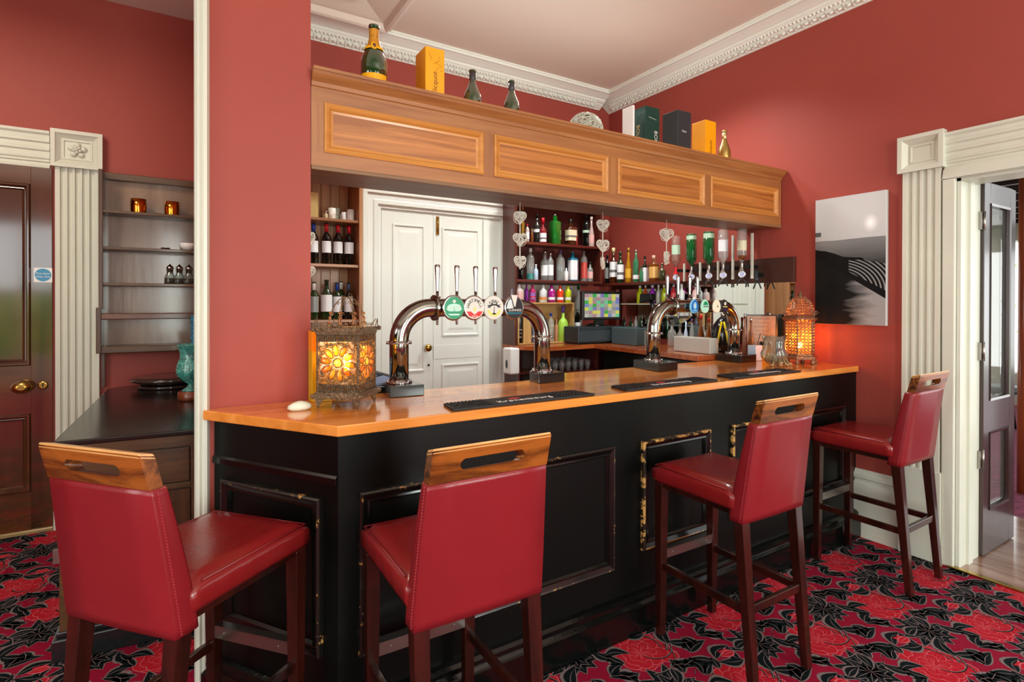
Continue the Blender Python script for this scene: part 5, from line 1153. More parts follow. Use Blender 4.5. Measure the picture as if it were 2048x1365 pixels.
t = thing('optic_dispenser', 'empty black measure with prongs at the right end of the optics board', 'optic', (3.86, at(1513, 560, X=3.86).y, 1.80), 0); yy = t.location.y
b = MB(); b.lathe([(.014, .06), (.014, .0), (.02, -.01), (.012, -.03)], (0, 0, .0), 12)
for s2 in (-1, 1): b.tube([(0, 0, -.02), (.01, s2*.02, -.05), (.01, s2*.035, -.085)], .006, 6)
b.build('measure_body', DGREY, t)
b = MB(); b.box(.0, .0745, -.012, .012, .01, .04); b.build('clamp', BLACK, t)
# ================================================================== things along the canopy top
g = 'champagne bottles along the canopy'
CHG = glassy('champagne_green', '#173d17', .35, .03, .8)
ORF = mat('orange_gold_foil', '#c98a2a', .35, .3); YEL = mat('champagne_yellow', '#eaa40c', .4)
o = bottle(748, 52, 51, PT, 'big green champagne bottle with orange gold neck foil near the pillar', 'champ', CHG, YEL, CHG, Y=2.63, group=g, name='champagne_bottle', lab=(.04, .19))
hh = at(748, 52, Y=2.63).z-PT; rr_ = .060
b = MB(); b.lathe([(.0235, hh*.93), (.0225, hh*.80), (.030, hh*.70), (.038, hh*.64), (.044, hh*.60)], (0, 0, 0), 22, cap=False); b.build('neck_foil', ORF, o)
b = MB(); b.lathe([(.0455, hh*.595), (.0435, hh*.635)], (0, 0, 0), 22, cap=False); b.ball((-.012, -.042, hh*.63), (.016, .008, .017), 12, 8); b.build('neck_band', YEL, o)
b = MB(); b.ball((-.0125, -.0455, hh*.63), (.010, .006, .011), 12, 8); b.build('seal', mat('brown_seal', '#5a3416', .3), o)
bottle(945, 141, 35, PT, 'plain green champagne bottle right of the tall orange box', 'champ', glassy('olive_green_bottle', '#3a4a2c', .35, .05, .8), None, mat('dark_foil', '#3d3a3c', .4), Y=2.72, group=g, name='champagne_bottle')
bottle(1023, 162, 33, PT, 'plain green champagne bottle left of the wicker ball', 'champ', glassy('olive_green_bottle', '#3a4a2c', .35, .05, .8), None, mat('dark_foil', '#3d3a3c', .4), Y=2.72, group=g, name='champagne_bottle')
bottle(1449, 262, 25, PT, 'small gold champagne bottle at the right end of the canopy', 'champ', mat('gold_bottle', '#b59a55', .25, .8), None, mat('pale_gold_foil', '#d9c48c', .3, .8), Y=2.70, group=g, name='champagne_bottle')
def gift(x0, x1, y0, y1, z1, m, lb, lid=None, rz=0):
    b = MB(); b.box(x0, x1, y0, y1, PT, z1); return tag(b.build('gift_box', m, bevel=.002), lb, 'box', 'bottle gift boxes along the canopy')
ORB = mat('orange_gift_box', '#f2a008', .4, var=.04, vscale=8)
z1 = at(851, 91, Y=2.64).z; xa, xb = at(851, 120, Y=2.64).x, at(889, 120, Y=2.64).x
o = gift(xa, xb, 2.64, 2.64+.135, z1, ORB, 'tall orange gift box with script lettering beside the big green bottle')
text('Clicquot', .036, mat('brown_script', '#6a3a08', .5), o, mtx(((xa+xb)/2+.0, 2.6395, at(870, 168, Y=2.64).z), (0, 0, 1), (-1, 0, 0)))
b = MB(); r6 = random.Random(2)
for k in range(7):
    a = (xa+.01+.1*r6.random(), z1-.02-.12*r6.random()); b.tube([(a[0]+.012*q*math.cos(k), 2.6392, a[1]-.012*q*abs(math.sin(k+1))) for q in range(4)], .0008, 4)
b.build('gilt_flourish', mat('gilt_line', '#9a5c08', .5), o)
z1 = at(1300, 213, Y=2.66).z; xa, xb = at(1291, 250, Y=2.66).x, at(1319, 250, Y=2.66).x
o = gift(xa, xb, 2.66, 2.785, z1, mat('bottle_green_box', '#123a32', .35), 'dark green gift box with pale lettering')
text('BOLLI', .040, WH, o, mtx((xb-.035, 2.6595, at(1314, 279, Y=2.66).z), (0, 0, -1), (1, 0, 0)), space=1.05); text('BOLLI', .040, mat('gold_lettering', '#c0a06a', .4), o, mtx((xa-.0005, 2.73, PT+.12), (0, 0, -1), (0, -1, 0)), space=1.05)
b = MB(); b.tube([(xa+.03, 2.6595, z1-.07), (xb-.03, 2.6595, z1-.08)], .002, 4); b.build('silver_script', WH, o)
b = MB(); b.box(xa-.075, xa-.06, 2.70, 2.80, PT, z1-.0); tag(b.build('white_card', WHITEP), 'thin white card standing left of the dark green gift box', 'card')
z1 = at(1360, 220, Y=2.66).z; xa, xb = at(1355, 250, Y=2.66).x, at(1382, 250, Y=2.66).x
o = gift(xa, xb, 2.66, 2.80, z1, mat('charcoal_box', '#303437', .4), 'plain charcoal gift box right of the green one')
text('Rare', .022, WH, o, mtx(((xa+xb)/2, 2.6595, z1-.14), (1, 0, 0), (0, 0, 1)))
z1 = at(1415, 240, Y=2.66).z; xa, xb = at(1411, 270, Y=2.66).x, at(1432, 270, Y=2.66).x
o = gift(xa, xb, 2.66, 2.785, z1, ORB, 'shorter orange gift box beside the small gold bottle')
text('Clicquot', .034, mat('brown_script', '#6a3a08', .5), o, mtx(((xa+xb)/2, 2.6595, PT+.10), (0, 0, 1), (-1, 0, 0)))
def pebble(px, wpx, ytop, lb, parts_, cat='ornament'):
    q = at(px, ytop, Y=2.70); b = MB()
    for dx, r, dz in parts_: b.ball((dx, 0, r[2]*.8+dz), r, 9, 6, T=lambda x, y, z: (x+.003*math.sin(z*200), y+.003*math.sin(x*170), z))
    b.build  # shape
    return tag(b.build('dried_seed_pod', mat('pale_tan_pod', '#b98f6c', .7, var=.25, vscale=40, bump=.5, bscale=60), loc=(q.x, 2.70, PT)), lb, cat, 'dried pods on the canopy')
pebble(1103, 32, 226, 'dried seed pod between the third bottle and the wicker ball', [(0, (.045, .03, .035), 0), (.035, (.03, .028, .034), 0), (-.03, (.03, .025, .026), 0)])
pebble(1247, 28, 258, 'dried seed pod between the wicker ball and the green box', [(-.03, (.028, .025, .032), 0), (.02, (.03, .025, .034), 0), (.05, (.026, .025, .024), 0)])
q = at(1171, 226, Y=2.76); R_b = .112; b = MB(); r7 = random.Random(21)
cz = q.z-R_b
for k in range(95):
    n_ = Vector((r7.gauss(0, 1), r7.gauss(0, 1), r7.gauss(0, 1))).normalized(); a_ = n_.orthogonal().normalized(); b_ = n_.cross(a_); off = n_*r7.uniform(-.45, .45)*R_b; rr = math.sqrt(R_b**2-off.length**2)*r7.uniform(.97, 1.0)
    b.tube([Vector((q.x, 2.76, cz))+off+(a_*math.cos(t_*PI/9)+b_*math.sin(t_*PI/9))*rr for t_ in range(18)], .0022, 4, closed=True)
for v_i, v_ in enumerate(b.v):
    if v_[2] < PT+.001: b.v[v_i] = (v_[0], v_[1], PT+.001)
tag(b.build('wicker_ball', mat('silver_wicker', '#b9b7a8', .5, var=.2, vscale=30)), 'silvery wicker ball resting on the canopy', 'ornament')

# ================================================================== strings of wicker hearts
def heart_pt(t_):
    x = 16*math.sin(t_)**3; y = 13*math.cos(t_)-5*math.cos(2*t_)-2*math.cos(3*t_)-math.cos(4*t_); return x/17, (y+2.5)/15.5
def in_heart(x, y):
    x *= 1.12; y = y*1.12+.05; return (x*x+y*y-.62)**3-x*x*y*y*y*1.1 < 0
def heart_mesh(par, c, w_, h_, rz, L, seed):
    r8 = random.Random(seed); b = MB(); cs, sn = math.cos(rz), math.sin(rz)
    P = lambda u, v, w: Vector((c[0]+cs*u*w_/2-sn*w, c[1]+sn*u*w_/2+cs*w, c[2]+v*h_/2))
    for k in (0, 1): b.tube([P(x*(1-.05*k), y*(1-.05*k), (-.003, .003)[k]) for x, y in [heart_pt(2*PI*i/28) for i in range(28)]], .0026, 5, closed=True)
    B_ = [heart_pt(2*PI*i/60) for i in range(60)]
    for k in range(60):
        i, j = r8.randrange(60), r8.randrange(60)
        (x0, y0), (x1, y1) = B_[i], B_[j]; bw = r8.choice((-1, 1))*r8.uniform(.004, .016); ks = r8.uniform(-.3, .3)
        b.tube([P((x0+(x1-x0)*q/5+ks*math.sin(PI*q/5)*(y1-y0))*.95, (y0+(y1-y0)*q/5-ks*math.sin(PI*q/5)*(x1-x0))*.95, bw*math.sin(PI*q/5)) for q in range(6)], .0016, 4)
    o = b.build('wicker_heart', WICKER, par); o.location = L; return o
def hearts(px, Y, ys, lb, sizes, rzs, ztop=2.19, cap_=True):
    x = at(px, 450, Y=Y).x
    t = thing('string_of_hearts', lb, 'hanging ornament', (x, Y, ztop), 0, 'wicker heart strings hanging under the canopy'); L = -Vector(t.location)
    zs = [at(px, y, Y=Y).z for y in ys]
    b = MB(); b.tube([(x, Y, ztop), (x, Y, zs[-1])], .002, 5)
    for z0_, z1_ in zip(zs[:-1], zs[1:]): b.tube([(x, Y, z0_-.03), (x, Y, z1_+.03)], .0032, 6)
    q_ = b.build('cord', WICKER, t); q_.location = L
    for k, (z, s2, rz) in enumerate(zip(zs, sizes, rzs)):
        d_ = (Vector((x, Y, z))-EYE).dot(_F); heart_mesh(t, (x, Y, z), s2[0]*d_/F_PX, s2[1]*d_/F_PX, rz-.4, L, int(px)*10+k)
hearts(1040, 2.78, (437, 481, 526), 'string of three white wicker hearts in front of the left end of the mahogany shelves', ((27, 28), (30, 29), (26, 28)), (0, 0, 0))
hearts(1205.5, 2.78, (453, 493, 527), 'string of three white wicker hearts with the lowest one twisted edge on', ((28, 27), (28, 27), (26, 26)), (0, 0, 1.25))
hearts(1333, 2.78, (472, 517), 'string of two white wicker hearts by the optics', ((32, 28), (26, 28)), (0, .8))
hearts(619, 2.80, (478, 546), 'string of white wicker hearts mostly hidden by the red pillar', ((22, 28), (22, 26)), (0, .3))

# ================================================================== canvas print
cv = thing('canvas_print', 'black and white seascape canvas print on the red wall', 'picture', (XR, 2.05, 1.9))
CY0, CY1, CZ0, CZ1 = 1.807, 2.287, 1.452, 2.352
b = MB(); b.box(XR-.036, XR-.002, CY0, CY1, CZ0, CZ1); part(b, 'canvas_block', mat('canvas_edge', '#c8ccca', .6), cv, .002)
def cmat():
    m, nt, bs = nodes('seascape'); L_ = nt.links.new; N = nt.nodes.new
    tc = N('ShaderNodeTexCoord'); mp = N('ShaderNodeMapping'); mp.inputs['Location'].default_value = (0, -CY0/(CY1-CY0), -CZ0/(CZ1-CZ0)); mp.inputs['Scale'].default_value = (1, 1/(CY1-CY0), 1/(CZ1-CZ0))
    geo = N('ShaderNodeNewGeometry'); L_(geo.outputs['Position'], mp.inputs[0]); sp = N('ShaderNodeSeparateXYZ'); L_(mp.outputs[0], sp.inputs[0])
    def M_(op, a, b_=None, c=None):
        n = N('ShaderNodeMath'); n.operation = op
        for i, q in enumerate((a, b_, c)):
            if q is None: continue
            if isinstance(q, (int, float)): n.inputs[i].default_value = q
            else: L_(q, n.inputs[i])
        return n.outputs[0]
    u = M_('SUBTRACT', 1, sp.outputs[1]); v = sp.outputs[2]          # u: 0 at the left seen from the room
    no = N('ShaderNodeTexNoise'); no.inputs['Scale'].default_value = 5; mp2 = N('ShaderNodeMapping'); mp2.inputs['Scale'].default_value = (1, 1, 5); L_(geo.outputs['Position'], mp2.inputs[0]); L_(mp2.outputs[0], no.inputs['Vector'])
    n0 = M_('SUBTRACT', no.outputs[0], .5)
    sky = M_('MULTIPLY_ADD', v, .25, .27)
    dx = M_('SUBTRACT', u, .8); dy = M_('SUBTRACT', v, .77); rr = M_('SQRT', M_('ADD', M_('MULTIPLY', dx, dx), M_('MULTIPLY', M_('MULTIPLY', dy, dy), 2.2)))
    sun = M_('MAXIMUM', M_('MULTIPLY_ADD', rr, -4.0, .42), 0); halo = M_('MAXIMUM', M_('MULTIPLY_ADD', rr, -.25, .16), 0)
    sky = M_('ADD', M_('ADD', sky, sun), halo)
    horizon = M_('ADD', .665, M_('MULTIPLY', n0, .02)); fog = M_('MULTIPLY_ADD', v, .9, -.38)
    isSky = M_('GREATER_THAN', v, horizon)
    # headland outline falling to the right
    ridge = M_('ADD', M_('MULTIPLY_ADD', u, -.14, .60), M_('MULTIPLY', n0, .05)); isLand = M_('LESS_THAN', v, ridge)
    U2 = M_('SUBTRACT', u, .30); V2 = M_('MULTIPLY', M_('SUBTRACT', v, .26), 2.6); RR = M_('SQRT', M_('ADD', M_('MULTIPLY', U2, U2), M_('MULTIPLY', V2, V2)))
    w_ = N('ShaderNodeTexWave'); w_.inputs['Scale'].default_value = 3.; w_.inputs['Distortion'].default_value = 1.5; w_.wave_type = 'RINGS'
    mp3 = N('ShaderNodeMapping'); mp3.inputs['Location'].default_value = (0, -CY0+.05, -1.75); mp3.inputs['Scale'].default_value = (0, 3, 9); L_(geo.outputs['Position'], mp3.inputs[0]); L_(mp3.outputs[0], w_.inputs['Vector'])
    tide = M_('MAXIMUM', M_('SINE', M_('MULTIPLY', RR, 120)), 0)
    inA = M_('MULTIPLY', M_('MULTIPLY', M_('GREATER_THAN', u, .5), M_('GREATER_THAN', RR, .42)), M_('MULTIPLY', M_('GREATER_THAN', v, M_('MULTIPLY_ADD', u, -.30, .56)), M_('LESS_THAN', v, M_('MULTIPLY_ADD', u, -.02, .51))))
    sh = M_('MAXIMUM', M_('MINIMUM', M_('MULTIPLY_ADD', u, 1.6, M_('MULTIPLY_ADD', n0, .8, -.78)), .55), .006)
    low = M_('MULTIPLY', sh, M_('LESS_THAN', v, M_('MULTIPLY_ADD', u, -.34, .54)))
    ground = M_('ADD', .006, M_('ADD', M_('MULTIPLY', M_('MULTIPLY', tide, inA), .3), M_('MULTIPLY', low, .55)))
    sea = M_('MAXIMUM', M_('ADD', fog, M_('MULTIPLY', n0, .05)), .05)
    c = M_('ADD', M_('MULTIPLY', isSky, sky), M_('MULTIPLY', M_('SUBTRACT', 1, isSky), sea))
    c = M_('ADD', M_('MULTIPLY', isLand, ground), M_('MULTIPLY', M_('SUBTRACT', 1, isLand), c))
    hut = M_('MULTIPLY', M_('LESS_THAN', u, .09), M_('MULTIPLY', M_('GREATER_THAN', v, .70), M_('LESS_THAN', v, .735))); c = M_('MULTIPLY', c, M_('MULTIPLY_ADD', hut, -.8, 1))
    cb_ = N('ShaderNodeCombineColor'); [L_(c, cb_.inputs[i]) for i in range(3)]; L_(cb_.outputs[0], bs.inputs['Base Color']); bs.inputs['Roughness'].default_value = .7; bs.inputs['Specular IOR Level'].default_value = .12; return m
b = MB(); b.box(XR-.0375, XR-.036, CY0+.001, CY1-.001, CZ0+.001, CZ1-.001); part(b, 'printed_picture', cmat(), cv)

# ================================================================== till and back counter things
t = thing('till', 'black till with a colourful touch screen in the corner of the back counter', 'till', (3.45, 4.1, 1.211)); L = -Vector(t.location)
def tl(b, nm, m, par=None, bev=0):
    o = b.build(nm, m, par or t, bev)
    if par is None: o.location = L
    return o
X0, X1 = at(1165, 600, Y=4.10).x, at(1242, 600, Y=4.10).x; Z0, Z1 = at(1200, 640, Y=4.10).z, at(1200, 583, Y=4.10).z
b = MB(); b.box(X0, X1, 4.10, 4.145, Z0, Z1); sc_ = tl(b, 'screen_housing', BLACK, None, .006)
def scr():
    m, nt, bs = nodes('touch_screen'); N = nt.nodes.new; L_ = nt.links.new; geo = N('ShaderNodeNewGeometry'); mp = N('ShaderNodeMapping'); mp.inputs['Location'].default_value = (-(X0+.025)*9.0/(X1-X0-.05), 0, -(Z0+.025)*7/(Z1-Z0-.05)); mp.inputs['Scale'].default_value = (9./(X1-X0-.05), 1, 7/(Z1-Z0-.05)); L_(geo.outputs['Position'], mp.inputs[0])
    sn = N('ShaderNodeVectorMath'); sn.operation = 'FLOOR'; L_(mp.outputs[0], sn.inputs[0]); wn = N('ShaderNodeTexWhiteNoise'); wn.noise_dimensions = '3D'; L_(sn.outputs[0], wn.inputs['Vector'])
    r = N('ShaderNodeValToRGB'); r.color_ramp.interpolation = 'CONSTANT'; e = r.color_ramp.elements; cols = ['#a9aa9c', '#b0a8a4', '#dcd660', '#74cf9a', '#3fae4a', '#7c8cc0', '#8a7cb8', '#b98a92', '#9a9890', '#c4c0b4']
    e[0].color = (*lin(cols[0]), 1); e[1].position = .12; e[1].color = (*lin(cols[1]), 1)
    for i, c in enumerate(cols[2:]): q = e.new(.25+i*.095); q.color = (*lin(c), 1)
    L_(wn.outputs['Value'], r.inputs[0]); L_(r.outputs[0], bs.inputs['Emission Color']); bs.inputs['Emission Strength'].default_value = .75; bs.inputs['Base Color'].default_value = (0, 0, 0, 1); bs.inputs['Roughness'].default_value = .15; return m
b = MB(); b.box(X0+.025, X1-.025, 4.0985, 4.10, Z0+.025, Z1-.025); b.build('touch_screen', scr(), sc_)
b = MB(); b.box((X0+X1)/2-.05, (X0+X1)/2+.05, 4.13, 4.17, 1.36, Z0+.05); b.lathe([(.095, 0), (.095, .012), (.05, .03)], ((X0+X1)/2, 4.20, 1.372), 24); tl(b, 'screen_stand', BLACK)
xa, xb = at(1166, 680, Y=4.02).x, at(1256, 680, Y=4.02).x
b = MB(); b.box(xa, xb, 4.09, 4.32, 1.222, 1.375); dr = tl(b, 'cash_drawer', DGREY, None, .008)
b = MB(); b.box(xa+.02, xb-.02, 4.086, 4.09, 1.235, 1.335); b.build('drawer_front', mat('slate_plastic', '#3c474c', .25), dr, .003)
b = MB(); b.lathe([(.012, 0), (.012, .006)], (0, 0, 0), 16, T=lambda x, y, z: ((xa+xb)/2+x, 4.086-z, 1.27+y)); b.build('lock', CHROME, dr)
b = MB(); b.box(xa+.01, xb-.01, 4.10, 4.31, 1.2115, 1.222); tl(b, 'rubber_feet', BLACK)
q0 = at(1258, 690, Y=3.75); b = MB(); b.box(3.50, 3.72, 3.70, 4.04, 1.2115, 1.37); tag(b.build('receipt_printer', mat('teal_grey_box', '#44565a', .35), bevel=.006), 'grey green box standing right of the cash drawer', 'printer')
t = thing('barcode_scanner', 'dark hand scanner on a bent stand behind the grey green box', 'scanner', (3.70, 3.85, 1.372)); L = -Vector(t.location)
q = at(1293, 592, X=3.70); b = MB(); b.hexa([(q.x-.04, q.y-.10, q.z-.04), (q.x+.03, q.y-.10, q.z-.04), (q.x+.03, q.y+.06, q.z-.07), (q.x-.04, q.y+.06, q.z-.07)], [(q.x-.04, q.y-.09, q.z+.02), (q.x+.03, q.y-.09, q.z+.02), (q.x+.03, q.y+.05, q.z+.02), (q.x-.04, q.y+.05, q.z+.02)]); o_ = b.build('scanner_head', BLACK, t, .008); o_.location = L
b = MB(); b.tube([(3.70, q.y-.06, q.z-.04), (3.70, q.y-.12, q.z-.2), (3.70, 3.80, 1.385)], [.02, .016, .016], 10); b.lathe([(.05, 0), (.045, .01)], (3.70, 3.80, 1.372), 16); o_ = b.build('scanner_stand', BLACK, t); o_.location = L
g = 'dark and clear bottles crowding the counter by the till'
for k, (px, yt, w_, gl, lb) in enumerate(((1248, 628, 9, GBK, 'slim dark bottle just right of the till screen'), (1262, 632, 9, GD, 'dark green bottle behind the grey green box'), (1272, 628, 8, GCL, 'clear narrow bottle among the dark ones behind the grey green box'), (1281, 624, 9, GD, 'taller dark green bottle under the scanner'), (1293, 634, 10, GD, 'dark green bottle right of the scanner stand'), (1301, 628, 9, GMID, 'pale green bottle beside the second tap arch'))):
    bottle(px, yt, w_, 1.2105, lb, 'tall', gl, None, None, X=3.82+.03*(k % 2), group=g, name='spirit_bottle')
t = thing('drinking_glass_stack', 'small stack of glasses between the grey green box and the tap arch', 'glasses', (3.55, 3.45, 1.211)); L = -Vector(t.location)
q = at(1293, 690, X=3.45)
for k in range(4):
    b = MB(); b.lathe([(.030, k*.03), (.036, k*.03+.06), (.034, k*.03+.06)], (3.47, q.y, 1.2115), 16, cap=False); o_ = b.build('tumbler', CLEAR, t); o_.location = L
# things on the crate shelf and left counter
b = MB(); q = at(1035, 640, Y=4.32); b.lathe([(.034, 0), (.043, q.z-1.2115), (.040, q.z-1.2115)], (0, 0, 0), 24); o = tag(b.build('black_tumbler', mat('black_card', '#121212', .4), loc=(2.7, 4.41, 1.2255)), 'black cup printed with white lettering by the cupboard edge', 'cup')
o.location.x = at(1037, 660, Y=4.41).x
for k, (tx_, sz) in enumerate((('Jameson', .018), ('175ml', .02), ('250ml', .02))): 
    text(tx_, sz, WH, o, mtx((-.02, -.0425, .125-.034*k), (.88, -.47, 0), (0, 0, 1)))
b = MB(); xa = at(1047, 660, Y=4.36).x; xb = at(1062, 660, Y=4.36).x; b.box(xa, xb, 4.36, 4.41, 1.2255, at(1054, 632, Y=4.36).z); tag(b.build('wooden_box', wood('bamboo_box', '#a07a48', '#caa266', 'Z', 1, .5, 0)), 'tall bamboo coloured box beside the black cup', 'box')
bottle(1068, 640, 9, 1.2255, 'slim grey blue bottle between the bamboo box and the tap arch', 'tall', C_('slate_bottle', '#5a6488'), None, None, Y=4.38)
bottle(1102, 626, 13, 1.2255, 'clear bottle with a round blue stopper inside the crate', 'tall', GCL, None, BLUC, Y=4.39)
bottle(1113, 634, 9, 1.2255, 'pinkish bottle half hidden inside the crate', 'spirit', C_('coppery_pink', '#c58a6a'), None, None, Y=4.42)
bottle(1126, 612, 21, 1.2255, 'fat lime green bottle with a purple pourer in the crate', 'jar', C_('lime_bottle', '#9fd04a'), None, C_('purple_pourer', '#5c3f96'), Y=4.38)
bottle(1155, 614, 13, 1.2105, 'dark bottle with a white label standing right of the crate in front', 'tall', GBK, LB[1], None, Y=4.38)
# under shelf glasses
g = 'tumblers on the under shelf'
def tumbler(x, y, z, lb, h=.09, grp=g):
    t = MB(); t.lathe([(.001, 0), (.028, 0), (.034, h), (.032, h), (.027, .012), (.001, .012)], (0, 0, 0), 12, cap=False); return t
TUM = glassy('tumbler_glass', '#f0f4f4', .55, .05, .16)
proto = None; nn = 0
for lev, (zz, ys) in enumerate(((.966, (4.18, 4.27, 4.36, 4.45)),)):
    for y in ys:
        for i in range(7):
            x = 2.86+i*.076
            if proto is None: proto = tumbler(0, 0, 0, '').build('tumbler', TUM)
            o = proto if nn == 0 else proto.copy()
            if nn: COL.objects.link(o)
            o.location = (x, y, zz); tag(o, 'clear tumbler upright among many under the back counter', 'glass', g); nn += 1
for k in range(3):
    o = proto.copy(); COL.objects.link(o); o.location = (2.83+.0+k*.04, 4.14+.0*k, .721); tag(o, 'clear tumbler on the lowest shelf under the back counter', 'glass', 'tumblers on the lowest shelf'); o.location.x = 2.88+k*.08
# soap dispenser
t = thing('soap_dispenser', 'white wall soap dispenser fixed beside the mahogany shelves', 'soap dispenser', (2.74, 4.5, 1.05)); L = -Vector(t.location)
zz = [at(1030, y_, Y=4.2).z for y_ in (750, 697, 690, 665)]; x0 = at(1019, 720, Y=4.22).x
b = MB(); b.box(x0, 2.575, 4.205, 4.34, zz[0], zz[1]); o_ = b.build('dispenser_body', WHITEP, t, .015, seg=3); o_.location = L
b = MB(); b.box(2.56, 2.604, 4.29, 4.37, zz[0]+.05, zz[1]-.02); o_ = b.build('wall_plate', WHITEP, t, .01); o_.location = L
b = MB(); b.lathe([(.018, 0), (.018, .002)], (0, 0, 0), 20, T=lambda x, y, z: (x0-.0005-z, 4.27+x, zz[0]+.09+y*2.2)); o_ = b.build('level_window', DGREY, t); o_.location = L
# steel tray box, black and yellow jug, decanters on the counter by the mirror
b = MB(); q0, q1 = at(1347, 700, X=3.40), at(1420, 700, X=3.40); b.box(3.40, 3.50, q1.y, q0.y, 1.2115, at(1380, 675, X=3.40).z); tag(b.build('metal_tray_box', mat('pale_grey_metal', '#b3afa6', .4), bevel=.006), 'pale grey box on the back counter between the tap legs', 'box')
q = at(1446, 668, X=3.66); zt_ = at(1446, 634, X=3.66).z; t = thing('novelty_jug', 'rounded black jug with yellow stripes inside the second tap arch', 'jug', (3.66, q.y, 1.211)); H_ = zt_-1.2115
b = MB(); b.lathe([(.04, 0), (.06, .01), (.085, H_*.25), (.092, H_*.5), (.078, H_*.75), (.045, H_*.92), (.02, H_)], (0, 0, .0005), 28); b.build('jug_body', mat('gloss_black_jug', '#0e1519', .12, coat=.6), t)
b = MB()
for a0, s1 in ((-2.9, .5), (-2.05, -.6)):
    b.tube([(math.cos(a0+s1*k*.1)*rr, math.sin(a0+s1*k*.1)*rr, z) for k, (rr, z) in enumerate(((.089, H_*.28), (.0925, H_*.38), (.0935, H_*.5), (.088, H_*.62), (.079, H_*.74), (.058, H_*.86)))], .008, 6)
b.build('yellow_stripe', mat('bright_yellow', '#e2cf18', .3), t)
b = MB(); b.tube([(0, 0, H_), (0, 0, H_+.03)], .018, 10); b.build('silver_neck', CHROME, t)
g = 'spirits standing in front of the mirror'
for px, yt, w_, gl, cp, lb in ((1402, 630, 15, GAM, REDC, 'amber bottle with a red neck left of the black jug'), (1418, 636, 14, GAM, C_('red_cap', '#a32a20'), 'amber bottle touching the black jug'), (1384, 638, 11, GCL, C_('striped_cap', '#5b3f78'), 'clear bottle with a purple neck right of the decanters'), (1372, 640, 10, C_('pale_blue', '#bcd4ea'), None, 'pale blue bottle behind the decanters')):
    bottle(px, yt, w_, 1.2105, lb, 'liq', gl, None, cp, X=3.74, group=g)
for px, w_, yt, lb in ((1344, 18, 640, 'large clear decanter inside the second tap arch'), (1360, 14, 648, 'smaller clear decanter beside the large one')):
    bottle(px, yt, w_, 1.2105, lb, 'squat', GCL, None, CLEAR, X=3.76, group='clear decanters', name='decanter')
for px, yt, w_, gl, cp, lb in ((1490, 628, 12, glassy('pinkish_glass', '#c88a70', .3, .04, .4), CHROME, 'pinkish cocktail bottle right of the second tap arch'), (1502, 636, 12, GAM, CHROME, 'brown bottle next to the framed list')):
    bottle(px, yt, w_, 1.2105, lb, 'liq', gl, None, cp, X=3.70, group='bottles between the tap arch and the framed list')
b = MB(); a0, a1 = at(1510, 690, Y=2.68), at(1566, 690, Y=2.62); zt1 = at(1512, 629, Y=2.72).z
fx = thing('framed_list', 'framed cocktail list leaning behind the straw box', 'frame', (a0.x, a0.y, 1.211)); L = -Vector(fx.location)
xa, xb = at(1510, 660, Y=2.70).x, 3.93
FD = Vector((3.925-3.745, 2.585-2.738, 0)); FW = FD.length; FD.normalize(); FN = Vector((FD.y, -FD.x, 0)); xa, xb = 0, FW
TFm = lambda u, v, w: Vector((3.745, 2.738, 0))+FD*u+FN*w+Vector((0, 0, v))
b = MB(); b.frame(xa, xb, 1.172, zt1+.0, [(0, 0), (0, .012), (.010, .012), (.010, 0)], TFm); b.box(xa+.005, xb-.005, 1.175, zt1-.004, -.004, .001, T=TFm); o_ = b.build('black_frame', BLACK, fx); o_.location = L
b = MB(); b.box(xa+.010, xb-.010, 1.182, zt1-.01, .002, .003, T=TFm); o_ = b.build('printed_sheet', mat('buff_sheet', '#b9a28e', .5, var=.1, vscale=30), fx); o_.location = L
for k in range(7): 
    o_ = text('THE PERFECT SERVE' if k == 0 else 'gin   tonic   lime   ice', .014 if k == 0 else .012, INKL, fx, mtx(TFm((xa+xb)/2, zt1-.035-.03*k, .0034), FD, (0, 0, 1))); o_.location = Vector(o_.location)+L
t = thing('straw_box', 'white and yellow caddy of black straws beside the framed list', 'caddy', (3.62, 2.52, 1.171)); L = -Vector(t.location)
xa, xm, xb = at(1491, 700, Y=2.56).x, at(1522, 700, Y=2.56).x, at(1541, 700, Y=2.56).x
xa = max(xa, 3.60-.02)
b = MB(); b.box(xa+.03, xm, 2.55, 2.62, 1.1715, 1.285); o_ = b.build('white_box', mat('pale_blue_white', '#c8d4e6', .35), t, .003); o_.location = L
b = MB(); b.box(xm+.002, xb, 2.55, 2.62, 1.1715, 1.28); o_ = b.build('yellow_box', mat('gold_card', '#d39a22', .35), t, .003); o_.location = L
b = MB(); r3 = random.Random(9)
for k in range(16): x = xm+.01+r3.random()*(xb-xm-.02); y = 2.565+r3.random()*.04; b.tube([(x, y, 1.18), (x+r3.uniform(-.02, .03), y+r3.uniform(-.02, .01), 1.30+r3.random()*.015)], .004, 5)
b.tube([(xm-.01, 2.62, 1.2), (xm-.05, 2.61, 1.38)], .003, 5); b.tube([(xm, 2.62, 1.2), (xm+.05, 2.60, 1.37)], .003, 5)
o_ = b.build('black_straws', BLACK, t); o_.location = L
